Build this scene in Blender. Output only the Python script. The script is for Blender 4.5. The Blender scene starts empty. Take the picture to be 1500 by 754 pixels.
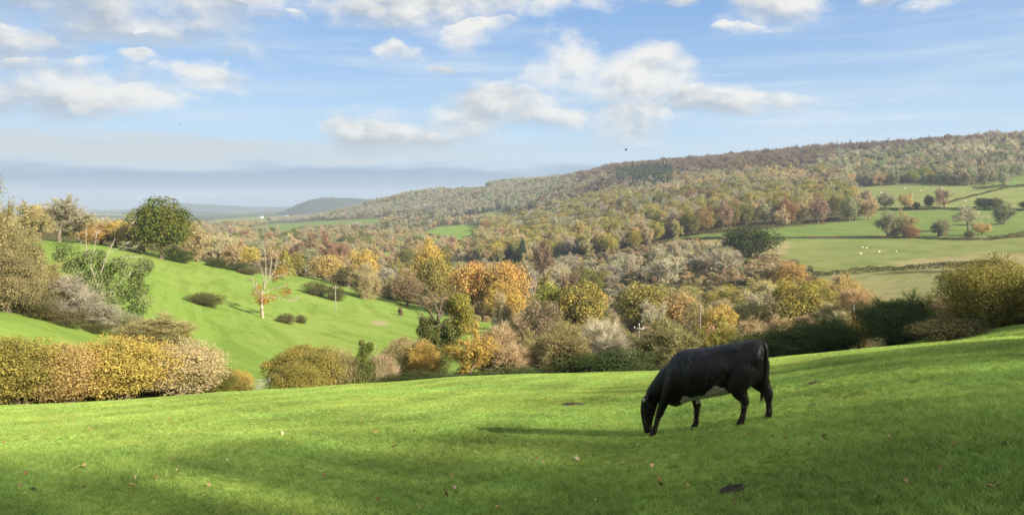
import bpy, math, random
import numpy as np
from mathutils import Vector, Matrix

C = bpy.context.scene.collection
SC = bpy.context.scene
rng = np.random.default_rng(7)
random.seed(7)

# ------------------------------------------------------------------ camera
F_PX = 1155.0                       # focal length in pixels of the 1500 px wide photograph
PITCH = math.atan(77 / F_PX)
CAM_Z = 1.92
cam_d = bpy.data.cameras.new('camera'); cam = bpy.data.objects.new('camera', cam_d); C.objects.link(cam)
cam_d.sensor_width = 36.0; cam_d.lens = 36.0 * F_PX / 1500.0
cam_d.clip_start = 0.1; cam_d.clip_end = 40000
cam.location = (0, 0, CAM_Z); cam.rotation_euler = (math.radians(90) - PITCH, 0, 0)
SC.camera = cam

# ------------------------------------------------------------------ light
SUN_EL = math.radians(25.0)
SUN_AZ = math.radians(128.0)        # clockwise from +Y (the view): right and behind the camera
sun_d = bpy.data.lights.new('sun', 'SUN'); sun = bpy.data.objects.new('sun', sun_d); C.objects.link(sun)
sun_d.energy = 4.2; sun_d.angle = math.radians(0.7); sun_d.color = (1.0, 0.90, 0.74)
to_sun = Vector((math.sin(SUN_AZ) * math.cos(SUN_EL), math.cos(SUN_AZ) * math.cos(SUN_EL), math.sin(SUN_EL)))
sun.rotation_euler = to_sun.to_track_quat('Z', 'Y').to_euler()
sun.location = to_sun * 50

SC.view_settings.view_transform = 'Standard'; SC.view_settings.look = 'None'
SC.view_settings.gamma = 1.0; SC.view_settings.use_curve_mapping = False
SC.view_settings.exposure = 1.5
SC.cycles.use_denoising = True; SC.cycles.denoiser = 'OPENIMAGEDENOISE'; SC.cycles.denoising_prefilter = 'NONE'; SC.cycles.denoising_input_passes = 'RGB_ALBEDO_NORMAL'; SC.cycles.use_adaptive_sampling = False
SC.cycles.max_bounces = 6; SC.cycles.diffuse_bounces = 3; SC.cycles.transmission_bounces = 3
SC.cycles.volume_bounces = 0; SC.cycles.transparent_max_bounces = 4
SC.cycles.sample_clamp_indirect = 6.0

# ------------------------------------------------------------------ pixel helpers (photograph of 1500 x 754)
CP, SP = math.cos(PITCH), math.sin(PITCH)
def ray(px, py):
    u = (np.asarray(px, float) - 750) / F_PX; v = (377 - np.asarray(py, float)) / F_PX
    return u, CP + v * SP, -SP + v * CP
def az_of(px, py=400.0):
    x, y, z = ray(px, py); return np.arctan2(x, y)
def tan_of(px, py):
    x, y, z = ray(px, py); return z / np.hypot(x, y)
def to_px(X, Y, Z):
    Z = Z - CAM_Z
    f = Y * CP - Z * SP; up = Y * SP + Z * CP
    f = np.where(np.abs(f) < 1e-3, 1e-3, f)
    return 750 + F_PX * X / f, 377 - F_PX * up / f
def sstep(a, b, x):
    t = np.clip((x - a) / (b - a), 0, 1); return t * t * (3 - 2 * t)

# ------------------------------------------------------------------ node helpers
class NT:
    def __init__(s, tree): s.t = tree
    def n(s, kind, **kw):
        o = s.t.nodes.new(kind)
        for k, v in kw.items(): setattr(o, k, v)
        return o
    def put(s, sock, v):
        if isinstance(v, bpy.types.NodeSocket): s.t.links.new(v, sock)
        elif v is not None: sock.default_value = v
    def m(s, op, a, b=None, c=None, clamp=False):
        o = s.n('ShaderNodeMath', operation=op, use_clamp=clamp)
        s.put(o.inputs[0], a)
        if b is not None: s.put(o.inputs[1], b)
        if c is not None: s.put(o.inputs[2], c)
        return o.outputs[0]
    def ss(s, a, b, x):
        o = s.n('ShaderNodeMapRange', interpolation_type='SMOOTHSTEP')
        s.put(o.inputs[0], x); s.put(o.inputs[1], a); s.put(o.inputs[2], b); return o.outputs[0]
    def mix(s, f, a, b, bt='MIX'):
        o = s.n('ShaderNodeMix', data_type='RGBA', blend_type=bt)
        s.put(o.inputs[0], f)
        s.put(o.inputs[6], a if isinstance(a, bpy.types.NodeSocket) else (*a, 1))
        s.put(o.inputs[7], b if isinstance(b, bpy.types.NodeSocket) else (*b, 1))
        return o.outputs[2]
    def noise(s, vec, scale, detail=4, rough=0.55, dims='3D', out=0):
        o = s.n('ShaderNodeTexNoise', noise_dimensions=dims)
        s.put(o.inputs['Vector'], vec); o.inputs['Scale'].default_value = scale
        o.inputs['Detail'].default_value = detail; o.inputs['Roughness'].default_value = rough
        return o.outputs[out]
    def vmul(s, vec, v):
        o = s.n('ShaderNodeVectorMath', operation='MULTIPLY'); s.put(o.inputs[0], vec); s.put(o.inputs[1], v); return o.outputs[0]
    def vadd(s, vec, v):
        o = s.n('ShaderNodeVectorMath', operation='ADD'); s.put(o.inputs[0], vec); s.put(o.inputs[1], v); return o.outputs[0]
    def attr(s, name, kind='GEOMETRY', out='Color'):
        o = s.n('ShaderNodeAttribute', attribute_name=name, attribute_type=kind); return o.outputs[out]

# ------------------------------------------------------------------ sky
world = bpy.data.worlds.new('World'); SC.world = world; world.use_nodes = True
world.node_tree.nodes.clear(); W = NT(world.node_tree)
sky = W.n('ShaderNodeTexSky', sky_type='NISHITA'); sky.sun_disc = False
sky.sun_elevation = SUN_EL; sky.sun_rotation = SUN_AZ; sky.air_density = 1.0; sky.dust_density = 0.6; sky.ozone_density = 2.2
gen = W.n('ShaderNodeTexCoord').outputs['Generated']
sep = W.n('ShaderNodeSeparateXYZ'); W.put(sep.inputs[0], gen)
AZ = W.m('ARCTAN2', sep.outputs[0], sep.outputs[1]); EL = W.m('ARCSINE', sep.outputs[2])
comb = W.n('ShaderNodeCombineXYZ'); W.put(comb.inputs[0], AZ); W.put(comb.inputs[1], W.m('MULTIPLY', EL, 1.7)); P2 = comb.outputs[0]
# domain-warped noise for the cloud edges (3-D in direction so that there is no seam)
PV = W.vmul(gen, (1.0, 1.0, 1.7))
n_big = W.noise(PV, 11.0, 8, 0.56)
n_off = W.noise(W.vadd(PV, (0.012, -0.004, 0.02)), 11.0, 8, 0.56)      # the same field a little towards the sun
n_soft = W.noise(PV, 4.5, 4, 0.55)
wn = W.n('ShaderNodeTexNoise'); W.put(wn.inputs['Vector'], PV); wn.inputs['Scale'].default_value = 8.0; wn.inputs['Detail'].default_value = 6; wn.inputs['Roughness'].default_value = .58
ws_ = W.n('ShaderNodeSeparateXYZ'); W.put(ws_.inputs[0], wn.outputs['Color'])
AZW = W.m('ADD', AZ, W.m('MULTIPLY_ADD', ws_.outputs[0], .16, -.08)); ELW = W.m('ADD', EL, W.m('MULTIPLY_ADD', ws_.outputs[1], .07, -.035))
def ellipse(px, py, wx, wy):
    a = float(az_of(px, py)); e = math.atan(float(tan_of(px, py)))
    dx = W.m('MULTIPLY', W.m('SUBTRACT', AZW, a), F_PX / wx); dy = W.m('MULTIPLY', W.m('SUBTRACT', ELW, e), F_PX / wy)
    return W.m('SUBTRACT', 1.0, W.m('ADD', W.m('MULTIPLY', dx, dx), W.m('MULTIPLY', dy, dy))), dy
CUMULUS = [  # px, py, half width, half height, brightness
    (90, 10, 340, 60, .22), (290, 14, 150, 50, .30), (385, 6, 60, 24, .9), (447, 28, 26, 9, .9), (225, 47, 28, 7, .8),
    (545, 16, 100, 26, .75), (650, 5, 120, 40, .7), (695, 34, 62, 30, .95), (800, 6, 50, 18, .8), (915, 4, 90, 14, .75),
    (571, 70, 34, 15, 1.0), (632, 95, 26, 9, .8),
    (70, 118, 150, 46, .5), (130, 138, 130, 30, .7), (20, 60, 120, 60, .25), (216, 88, 34, 15, .95), (205, 147, 84, 15, .85), (315, 118, 80, 24, .85), (10, 140, 70, 36, .3),
    (835, 120, 74, 62, 1.0), (905, 130, 124, 66, .9), (915, 168, 110, 52, .6), (720, 166, 135, 44, .48), (565, 202, 100, 36, .32), (1060, 150, 130, 22, .3), (800, 176, 120, 26, .45),
    (1125, 18, 62, 30, .85), (1095, 42, 34, 10, .85), (1285, 2, 40, 12, .8), (1375, 6, 46, 13, .8), (1010, 4, 70, 9, .6),
]
M = None; B = None; DY = None
for px, py, wx, wy, br in CUMULUS:
    e_, dy_ = ellipse(px, py, wx, wy)
    e_ = W.m('MAXIMUM', e_, -1.0)
    lit = W.m('MULTIPLY_ADD', dy_, 0.42, br)
    if M is None: M, B, DY = e_, lit, dy_
    else:
        gt = W.m('GREATER_THAN', e_, M)
        B = W.m('ADD', W.m('MULTIPLY', gt, lit), W.m('MULTIPLY', W.m('SUBTRACT', 1.0, gt), B))
        DY = W.m('ADD', W.m('MULTIPLY', gt, dy_), W.m('MULTIPLY', W.m('SUBTRACT', 1.0, gt), DY))
        M = W.m('MAXIMUM', M, e_)
# denser bright cloud added outside the frame to lift the ambient light
n_rest = W.noise(W.vmul(gen, (1, 1, 2.6)), 2.6, 3, 0.5)
outside = W.m('MAXIMUM', W.ss(0.30, 0.42, EL), W.ss(0.62, 0.75, W.m('ABSOLUTE', AZ)))
rest = W.m('SUBTRACT', W.m('MULTIPLY', W.m('MULTIPLY_ADD', n_rest, 5.0, -1.9), outside), W.m('SUBTRACT', 1.0, outside))
gt = W.m('GREATER_THAN', rest, M)
B = W.m('ADD', W.m('MULTIPLY', gt, 0.9), W.m('MULTIPLY', W.m('SUBTRACT', 1.0, gt), B)); M = W.m('MAXIMUM', M, rest)
dens = W.m('ADD', W.m('MULTIPLY', M, 1.0), W.m('MULTIPLY_ADD', n_big, 4.0, -2.0))
edge = W.m('MULTIPLY_ADD', W.ss(-0.8, 0.6, DY), -1.0, 1.9)      # crisp above, fading below
alpha = W.m('MULTIPLY', W.ss(-0.2, edge, dens), 0.92)
relief = W.m('MULTIPLY', W.m('SUBTRACT', n_big, n_off), 4.5)
shade = W.m('ADD', W.m('ADD', B, relief), W.m('MULTIPLY_ADD', W.ss(0.0, 1.6, dens), -0.25, 0.12), clamp=True)
SKYK = 0.058
cum_col = W.mix(shade, (2.8, 3.1, 3.45), (5.7, 5.55, 5.25))
# thin high streaks
st_v = W.n('ShaderNodeMapping'); W.put(st_v.inputs[0], P2); st_v.inputs['Rotation'].default_value = (0, 0, math.radians(-9)); st_v.inputs['Scale'].default_value = (1.1, 9.0, 1)
n_st = W.noise(st_v.outputs[0], 2.2, 6, 0.6)
streak = W.m('MULTIPLY', W.ss(0.42, 0.74, n_st), W.m('MULTIPLY', W.ss(0.03, 0.10, EL), W.m('MULTIPLY_ADD', W.ss(0.12, 0.35, EL), -0.6, 1.0)))
streak = W.m('MULTIPLY', streak, W.m('MULTIPLY_ADD', n_soft, 1.6, -.15))
# low grey-blue bank on the horizon with a cream upper edge
bank_v = W.vmul(P2, (2.2, 9.0, 1)); n_bk = W.noise(bank_v, 2.6, 6, 0.55)
el_w = W.m('ADD', EL, W.m('MULTIPLY_ADD', n_bk, 0.045, -0.0225))
leftness = W.m('MULTIPLY_ADD', W.ss(-0.45, 0.25, AZ), -0.8, 1.0)
low_bank = W.m('MULTIPLY', W.m('SUBTRACT', 1.0, W.ss(0.036, 0.056, el_w)), 0.9)
cream = W.m('MULTIPLY', W.m('MULTIPLY', W.ss(0.042, 0.056, el_w), W.m('SUBTRACT', 1.0, W.ss(0.066, 0.090, el_w))), W.m('MULTIPLY', leftness, 0.85))
gap = W.m('MULTIPLY', W.m('MULTIPLY', W.ss(0.010, 0.016, el_w), W.m('SUBTRACT', 1.0, W.ss(0.018, 0.030, el_w))), W.m('MULTIPLY', W.ss(0.48, 0.62, n_bk), W.m('SUBTRACT', 1.0, W.ss(-0.45, -0.25, AZ))))
col = sky.outputs[0]
blue = W.mix(W.ss(0.02, 0.30, EL), (2.9, 4.2, 5.6), (1.05, 2.3, 4.75))       # clear autumn blue between the clouds
col = W.mix(0.8, col, blue)
col = W.mix(streak, col, (4.3, 4.9, 5.4))
col = W.mix(low_bank, col, (1.05, 1.72, 2.8))
col = W.mix(cream, col, (3.7, 3.85, 4.0))
col = W.mix(gap, col, (4.2, 4.4, 4.7))
col = W.mix(alpha, col, cum_col)
bg = W.n('ShaderNodeBackground'); W.put(bg.inputs[0], col); bg.inputs[1].default_value = SKYK
wo = W.n('ShaderNodeOutputWorld'); W.put(wo.inputs[0], bg.outputs[0])
world.cycles.sampling_method = 'MANUAL'; world.cycles.sample_map_resolution = 512

# ------------------------------------------------------------------ mesh helpers
def mesh_np(name, V, F, mat=None, attrs=None, smooth=False):
    """V (n,3); F list of (m,k) arrays"""
    me = bpy.data.meshes.new(name)
    V = np.asarray(V, np.float32)
    Fs = [np.asarray(f, np.int32) for f in (F if isinstance(F, list) else [F]) if len(f)]
    loops = np.concatenate([f.ravel() for f in Fs]); sizes = np.concatenate([np.full(len(f), f.shape[1], np.int32) for f in Fs])
    starts = np.concatenate([[0], np.cumsum(sizes)[:-1]]).astype(np.int32)
    me.vertices.add(len(V)); me.vertices.foreach_set('co', V.ravel())
    me.loops.add(len(loops)); me.loops.foreach_set('vertex_index', loops)
    me.polygons.add(len(sizes)); me.polygons.foreach_set('loop_start', starts)
    if smooth: me.polygons.foreach_set('use_smooth', np.ones(len(sizes), bool))
    for an, (dom, arr) in (attrs or {}).items():
        arr = np.asarray(arr, np.float32)
        if arr.ndim == 1:
            at = me.attributes.new(an, 'FLOAT', dom); at.data.foreach_set('value', arr)
        else:
            at = me.attributes.new(an, 'FLOAT_VECTOR', dom); at.data.foreach_set('vector', arr.ravel())
    me.update(calc_edges=True)
    if mat: me.materials.append(mat)
    return me
def link(name, data, parent=None, loc=None, rotz=0.0, scale=None):
    o = bpy.data.objects.new(name, data); C.objects.link(o)
    if parent: o.parent = parent
    if loc is not None: o.location = loc
    if rotz: o.rotation_euler = (0, 0, rotz)
    if scale is not None: o.scale = scale
    return o
def tag(o, label=None, cat=None, group=None, kind=None):
    if label: o['label'] = label
    if cat: o['category'] = cat
    if group: o['group'] = group
    if kind: o['kind'] = kind
    return o

class MB:
    """collects tubes, leaf cards and spikes"""
    def __init__(s): s.V = []; s.F = {}; s.R = {}; s.n = 0
    def _add(s, V, F, R):
        k = F.shape[1]; s.F.setdefault(k, []).append(F + s.n); s.R.setdefault(k, []).append(R); s.V.append(V); s.n += len(V)
    def tubes(s, P0, P1, R0, R1, sides=5, rnd=0.5, cap=False):
        P0, P1 = np.atleast_2d(P0).astype(float), np.atleast_2d(P1).astype(float); n = len(P0)
        R0, R1 = np.broadcast_to(R0, n), np.broadcast_to(R1, n)
        d = P1 - P0; d /= np.linalg.norm(d, axis=1)[:, None] + 1e-9
        ref = np.where(np.abs(d[:, 2:3]) < .9, [[0, 0, 1.]], [[1., 0, 0]])
        a = np.cross(d, ref); a /= np.linalg.norm(a, axis=1)[:, None]; b = np.cross(d, a)
        t = np.arange(sides) * 2 * np.pi / sides; ct, st = np.cos(t), np.sin(t)
        ring = a[:, None, :] * ct[None, :, None] + b[:, None, :] * st[None, :, None]
        V = np.concatenate([P0[:, None] + ring * R0[:, None, None], P1[:, None] + ring * R1[:, None, None]], 1).reshape(-1, 3)
        i = np.arange(sides); j = (i + 1) % sides
        q = np.stack([i, j, j + sides, i + sides], 1)
        F = (q[None] + (np.arange(n) * 2 * sides)[:, None, None]).reshape(-1, 4)
        s._add(V, F, np.full(len(F), rnd))
    def cards(s, P, N, size, rnd, aspect=0.62):
        n = len(P); size = np.broadcast_to(size, n)
        N = N / (np.linalg.norm(N, axis=1)[:, None] + 1e-9)
        r = rng.normal(size=(n, 3)); a = np.cross(N, r); a /= np.linalg.norm(a, axis=1)[:, None] + 1e-9; b = np.cross(N, a)
        a = a * size[:, None]; b = b * size[:, None] * aspect
        V = np.stack([P - a, P - b + a * .15, P + a, P + b + a * .15], 1).reshape(-1, 3)
        F = np.arange(4 * n).reshape(n, 4); s._add(V, F, np.broadcast_to(rnd, n))
    def spikes(s, P0, P1, w, rnd):
        n = len(P0); d = P1 - P0; r = rng.normal(size=(n, 3)); a = np.cross(d, r); a /= np.linalg.norm(a, axis=1)[:, None] + 1e-9
        a = a * np.broadcast_to(w, n)[:, None]
        V = np.stack([P0 - a, P0 + a, P1], 1).reshape(-1, 3)
        s._add(V, np.arange(3 * n).reshape(n, 3), np.broadcast_to(rnd, n))
    def data(s):
        V = np.concatenate(s.V); ks = sorted(s.F)
        return V, [np.concatenate(s.F[k]) for k in ks], np.concatenate([np.concatenate(s.R[k]) for k in ks])
    def mesh(s, name, mat, smooth=False):
        V, F, R = s.data(); return mesh_np(name, V, F, mat, {'rnd': ('FACE', R)}, smooth)

# ------------------------------------------------------------------ materials
def new_mat(name):
    m = bpy.data.materials.new(name); m.use_nodes = True; m.node_tree.nodes.clear(); return m, NT(m.node_tree)
def leaf_mat(name, trans):
    m, T = new_mat(name)
    t1, t2 = T.attr('tint', 'INSTANCER'), T.attr('tint2', 'INSTANCER'); r = T.attr('rnd', out='Fac')
    c = T.mix(T.ss(0.25, 0.75, r), t1, t2)
    k = T.m('MULTIPLY_ADD', T.m('FRACT', T.m('MULTIPLY', r, 37.0)), 0.46, 0.77)
    kc = T.n('ShaderNodeCombineColor')
    for i in range(3): T.put(kc.inputs[i], k)
    c = T.mix(1.0, c, kc.outputs[0], 'MULTIPLY')
    d = T.n('ShaderNodeBsdfDiffuse'); T.put(d.inputs[0], c)
    o = T.n('ShaderNodeOutputMaterial')
    if trans > 0:
        t = T.n('ShaderNodeBsdfTranslucent'); T.put(t.inputs[0], c)
        mx = T.n('ShaderNodeMixShader'); mx.inputs[0].default_value = trans
        T.put(mx.inputs[1], d.outputs[0]); T.put(mx.inputs[2], t.outputs[0]); T.put(o.inputs[0], mx.outputs[0])
    else: T.put(o.inputs[0], d.outputs[0])
    return m
M_LEAF = leaf_mat('foliage', 0.28)
def bark_mat(name, c1, c2, scale):
    m, T = new_mat(name); v = T.n('ShaderNodeTexCoord').outputs['Object']
    n = T.noise(T.vmul(v, (1, 1, .3)), scale, 4)
    d = T.n('ShaderNodeBsdfDiffuse'); T.put(d.inputs[0], T.mix(T.ss(.35, .65, n), c1, c2))
    o = T.n('ShaderNodeOutputMaterial'); T.put(o.inputs[0], d.outputs[0]); return m
M_BARK = bark_mat('bark', (.09, .075, .055), (.19, .16, .12), 14)
M_GREYBARK = bark_mat('grey_dead_wood', (.26, .23, .18), (.42, .38, .30), 1.6)
M_PALEBARK = bark_mat('pale_dead_wood', (.25, .215, .16), (.40, .345, .255), 1.6)
def flat_mat(name, col, rough=0.8, var=0.15, scale=6):
    m, T = new_mat(name); v = T.n('ShaderNodeTexCoord').outputs['Object']; n = T.noise(v, scale, 4)
    c = T.mix(n, tuple(x * (1 - var) for x in col), tuple(min(1, x * (1 + var)) for x in col))
    p = T.n('ShaderNodeBsdfPrincipled'); T.put(p.inputs['Base Color'], c); p.inputs['Roughness'].default_value = rough; p.inputs['Specular IOR Level'].default_value = .5 if rough < .5 else .1
    o = T.n('ShaderNodeOutputMaterial'); T.put(o.inputs[0], p.outputs[0]); return m

# ------------------------------------------------------------------ terrain
NPX = np.array([-300, 0, 150, 300, 450, 600, 690, 850, 960, 1120, 1250, 1350, 1500, 1800])
NYC = np.array([607, 598, 592, 577, 568, 560, 553, 548, 545, 526, 516, 509, 500, 482])
NDC = np.array([36, 36, 38, 42, 46, 48, 48, 46, 43, 35, 29, 26, 24, 24.])
N_AZ = az_of(NPX, NYC); N_S = tan_of(NPX, NYC); N_K = CAM_Z / NDC ** 2; N_A = -N_S - 2 * CAM_Z / NDC
N_AZ = np.concatenate([[-np.pi, -1.6], N_AZ, [1.6, np.pi]])
N_A = np.concatenate([[-.16, .06], N_A, [-.12, -.16]]); N_K = np.concatenate([[.0002, .0008], N_K, [.0008, .0002]])
N_D = np.concatenate([[45, 45], NDC, [45, 45]])
COLS = np.array([-300, 0, 150, 300, 450, 600, 750, 900, 1050, 1200, 1350, 1500, 1800])
ROWS = np.array([70, 100, 150, 200, 300, 400, 500, 600, 800, 1000, 1300, 1600, 2000, 2800, 4000, 6000, 12000, 20000])
TAB = np.array([
    [470, 430, 395, 372, 345, 337, 334, 332, 330, 328, 327, 326, 324, 321, 317, 313, 307, 304],
    [470, 434, 394, 373, 348, 341, 338, 336, 333, 330, 328, 327, 325, 322, 318, 314, 307, 304],
    [520, 482, 425, 389, 357, 352, 348, 345, 340, 336, 333, 331, 329, 325, 320, 315, 307, 304],
    [565, 540, 482, 438, 384, 378, 372, 366, 358, 350, 342, 337, 333, 327, 321, 315, 307, 304],
    [576, 556, 508, 472, 414, 403, 393, 384, 370, 359, 347, 338, 331, 325, 318, 310, 306, 304],
    [580, 560, 522, 488, 443, 421, 406, 394, 376, 362, 348, 338, 322, 283, 296, 306, 306, 304],
    [578, 556, 522, 492, 450, 426, 408, 392, 368, 353, 336, 317, 294, 264, 286, 301, 306, 304],
    [568, 546, 515, 490, 452, 421, 396, 373, 346, 326, 300, 273, 244, 258, 286, 300, 306, 304],
    [545, 527, 502, 480, 441, 406, 373, 348, 319, 299, 270, 242, 234, 254, 281, 300, 306, 304],
    [520, 506, 478, 458, 426, 398, 370, 346, 314, 286, 256, 226, 222, 248, 280, 300, 306, 304],
    [500, 482, 460, 446, 418, 392, 366, 345, 306, 277, 246, 215, 214, 244, 278, 300, 306, 304],
    [478, 462, 444, 431, 405, 382, 360, 340, 303, 273, 236, 203, 206, 236, 275, 300, 306, 304],
    [450, 440, 425, 412, 392, 372, 352, 332, 298, 262, 228, 195, 200, 230, 270, 300, 306, 304]], float)
T_AZ = az_of(COLS, 380); T_S = tan_of(COLS[:, None] * np.ones_like(TAB), TAB)
T_AZ = np.concatenate([[-np.pi, -2.2, -1.2], T_AZ, [1.2, 2.2, np.pi]])
bk = np.where(ROWS < 900, .02, .01); T_S = np.vstack([bk, bk, T_S[0], T_S, T_S[-1], bk, bk])
# fine grid of slopes, smoothed
GA = np.concatenate([np.linspace(-np.pi, -.82, 60, endpoint=False), np.linspace(-.82, .82, 520), np.linspace(.82, np.pi, 61)[1:]])
GR = np.exp(np.linspace(math.log(1.2), math.log(13500), 460))
lr = np.log(GR); tmp = np.stack([np.interp(lr, np.log(ROWS), row) for row in T_S])
SL = np.stack([np.interp(GA, T_AZ, tmp[:, j]) for j in range(len(GR))], 1)
def blur(A, sig, axis):
    k = np.arange(-3 * sig, 3 * sig + 1); w = np.exp(-.5 * (k / sig) ** 2); w /= w.sum()
    Ap = np.pad(A, [(3 * sig, 3 * sig) if i == axis else (0, 0) for i in range(2)], mode='edge')
    return np.apply_along_axis(lambda v: np.convolve(v, w, 'valid'), axis, Ap)
SL = blur(blur(SL, 3, 1), 5, 0)
na = np.interp(GA, N_AZ, N_A); nk = np.interp(GA, N_AZ, N_K); nd = np.interp(GA, N_AZ, N_D)
def bl1(v): return blur(v[:, None] * np.ones((1, 2)), 10, 0)[:, 0]
na, nk, nd = bl1(na), bl1(nk), bl1(nd)
ZN = -na[:, None] * GR - nk[:, None] * GR ** 2
wgt = sstep(1.2, 2.0, GR[None] / nd[:, None])
GZ = ZN * (1 - wgt) + (CAM_Z + SL * GR) * wgt
def wob(X, Y):                         # gentle natural unevenness
    return (np.sin(X * .9 + 1.3 * np.sin(Y * .31)) * np.sin(Y * .7 + X * .2) * .022 + np.sin(X * .23 + 2) * np.sin(Y * .19 + .6 * np.sin(X * .11)) * .06)
GX, GY = np.sin(GA)[:, None] * GR, np.cos(GA)[:, None] * GR
GZ = GZ + wob(GX, GY) * sstep(3, 8, GR)
def gz(x, y):
    x, y = np.asarray(x, float), np.asarray(y, float)
    a = np.arctan2(x, y); r = np.clip(np.hypot(x, y), GR[0], GR[-1] * .999)
    ia = np.clip(np.searchsorted(GA, a, side='right') - 1, 0, len(GA) - 2)
    fa = np.clip((a - GA[ia]) / (GA[ia + 1] - GA[ia]), 0, 1)
    fr = (np.log(r) - lr[0]) / (lr[1] - lr[0]); ir = np.clip(fr.astype(int), 0, len(GR) - 2); fr = fr - ir
    return (GZ[ia, ir] * (1 - fa) * (1 - fr) + GZ[ia + 1, ir] * fa * (1 - fr) + GZ[ia, ir + 1] * (1 - fa) * fr + GZ[ia + 1, ir + 1] * fa * fr)
def at(px, D):
    a = float(az_of(px)); x, y = math.sin(a) * D, math.cos(a) * D
    return Vector((x, y, float(gz(x, y))))
def D_of(px, py, lo, hi):              # the distance at which the ground shows at that height
    Ds = np.exp(np.linspace(math.log(lo), math.log(hi), 400)); a = float(az_of(px))
    X, Y = np.sin(a) * Ds, np.cos(a) * Ds; _, yy = to_px(X, Y, gz(X, Y)); return float(Ds[np.argmin(np.abs(yy - py))])

# field colours laid over the sheet: albedo of each field
GPX, GPY = to_px(GX, np.where(GY > 1, GY, 1), GZ); GPX = np.where(GY > 1, GPX, -9999)
RR = np.ones_like(GX) * GR
def inpoly(X, Y, poly):
    n = len(poly); c = np.zeros(X.shape, bool); j = n - 1
    for i in range(n):
        xi, yi = poly[i]; xj, yj = poly[j]
        if yi != yj: c ^= ((yi > Y) != (yj > Y)) & (X < (xj - xi) * (Y - yi) / (yj - yi) + xi)
        j = i
    return c
G_NEAR = np.array((.25, .36, .07)); G_HILL = np.array((.212, .305, .066)); G_FAR = np.array((.175, .235, .07)); G_BUFF = np.array((.33, .29, .14))
G_PALE = np.array((.22, .25, .085)); G_FLOOR = np.array((.12, .105, .05)); G_MIX = np.array((.27, .265, .115))
colr = np.empty(GX.shape + (3,)); colr[:] = G_FLOOR
colr[RR < 55] = G_NEAR
behind = (np.abs(GA) > .75)[:, None] & (RR < 1500); colr[behind] = G_NEAR
lf = inpoly(GPX, GPY, [(-900, 380), (-300, 340), (60, 340), (210, 362), (300, 380), (370, 399), (440, 415), (560, 437), (640, 452), (740, 470), (745, 600), (-900, 640)]) & (RR > 55) & (RR < 330)
colr[lf] = G_HILL
strip = inpoly(GPX, GPY, [(400, 392), (490, 403), (560, 418), (555, 437), (420, 412)]) & (RR > 200) & (RR < 420); colr[strip] = G_HILL
FIELDS = [
    ([(985, 346), (1120, 336), (1240, 324), (1258, 309), (1700, 303), (1700, 352), (1150, 352), (1000, 350)], G_FAR, 480, 900),
    ([(1130, 352), (1700, 350), (1700, 382), (1440, 392), (1195, 404), (1150, 385)], G_PALE, 300, 640),
    ([(1300, 384), (1440, 370), (1700, 372), (1700, 395), (1330, 396)], G_BUFF, 280, 560),
    ([(1195, 404), (1700, 392), (1700, 470), (1290, 500), (1190, 450)], G_MIX, 90, 420),
    ([(1010, 352), (1160, 352), (1150, 372), (1040, 372)], G_BUFF, 420, 640),
    ([(1240, 275), (1345, 270), (1470, 273), (1400, 290), (1330, 306), (1262, 309)], G_PALE, 700, 1200),
    ([(1400, 290), (1470, 273), (1700, 268), (1700, 303), (1330, 306)], G_PALE * 1.05, 700, 1200),
    ([(1440, 272), (1520, 250), (1700, 240), (1700, 268)], G_FAR, 850, 1500),
    ([(610, 345), (640, 332), (700, 328), (712, 342), (690, 362), (640, 352)], G_HILL, 900, 1900),
    ([(690, 318), (735, 306), (740, 320), (700, 326)], G_PALE, 1300, 2600),
    ([(365, 332), (420, 325), (560, 320), (560, 332), (440, 338), (370, 342)], G_FAR, 1300, 2800),
    ([(500, 352), (560, 348), (520, 362)], G_HILL, 900, 1800),
    ([(330, 346), (440, 338), (440, 346), (360, 352)], G_PALE, 1000, 2000),
    ([(640, 276), (720, 272), (720, 279), (650, 281)], G_BUFF, 2000, 3500),
    ([(545, 372), (600, 366), (610, 374), (560, 378)], G_HILL, 600, 1100),
]
for poly, c_, lo, hi in FIELDS: colr[inpoly(GPX, GPY, poly) & (RR > lo) & (RR < hi)] = c_
fv = np.sin(GX * .0042 + 1.3 * np.sin(GY * .0011)) + np.sin(GY * .0023 + 1.1 * np.sin(GX * .0017)) + .6 * np.sin(GX * .011 + GY * .004)
fpl = RR > 2600
colr[fpl] = np.where((fv > .75)[..., None], G_PALE, np.where((fv > .35)[..., None], G_FAR, np.array((.10, .10, .06))))[fpl]
colr[inpoly(GPX, GPY, [(545, 471), (563, 470), (567, 475), (548, 476)]) & (RR < 330)] = (.34, .29, .17)
# leaf litter under the hedge on the left
ed = (GPX < 340) & (GPX > -600) & (np.abs(RR - 38.5 - (GPX - 150) * .006) < 3.6); colr[ed] = colr[ed] * .3 + np.array((.17, .09, .035)) * .7
colr = np.stack([blur(colr[..., i], 1, 0) for i in range(3)], -1)

m, T = new_mat('pasture')
pos = T.n('ShaderNodeNewGeometry').outputs['Position']; fc = T.attr('field')
dist = T.n('ShaderNodeVectorMath', operation='LENGTH'); T.put(dist.inputs[0], pos)
far = T.ss(40, 140, dist.outputs['Value'])
n1 = T.noise(pos, .55, 6, .6); n2 = T.noise(pos, 7.0, 5, .65); n3 = T.noise(pos, .035, 6, .62); n4 = T.noise(pos, .16, 6, .7)
c = T.mix(T.m('MULTIPLY', T.ss(.40, .66, n1), .45), fc, T.mix(1.0, fc, (.72, .80, .55), 'MULTIPLY'))
c = T.mix(T.m('MULTIPLY', T.ss(.35, .7, n2), .55), c, T.mix(1.0, c, (.55, .60, .5), 'MULTIPLY'))
c = T.mix(T.m('MULTIPLY', T.ss(.42, .62, n3), T.m('MULTIPLY', far, .55)), c, T.mix(1.0, c, (1.32, 1.08, 1.25), 'MULTIPLY'))
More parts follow.
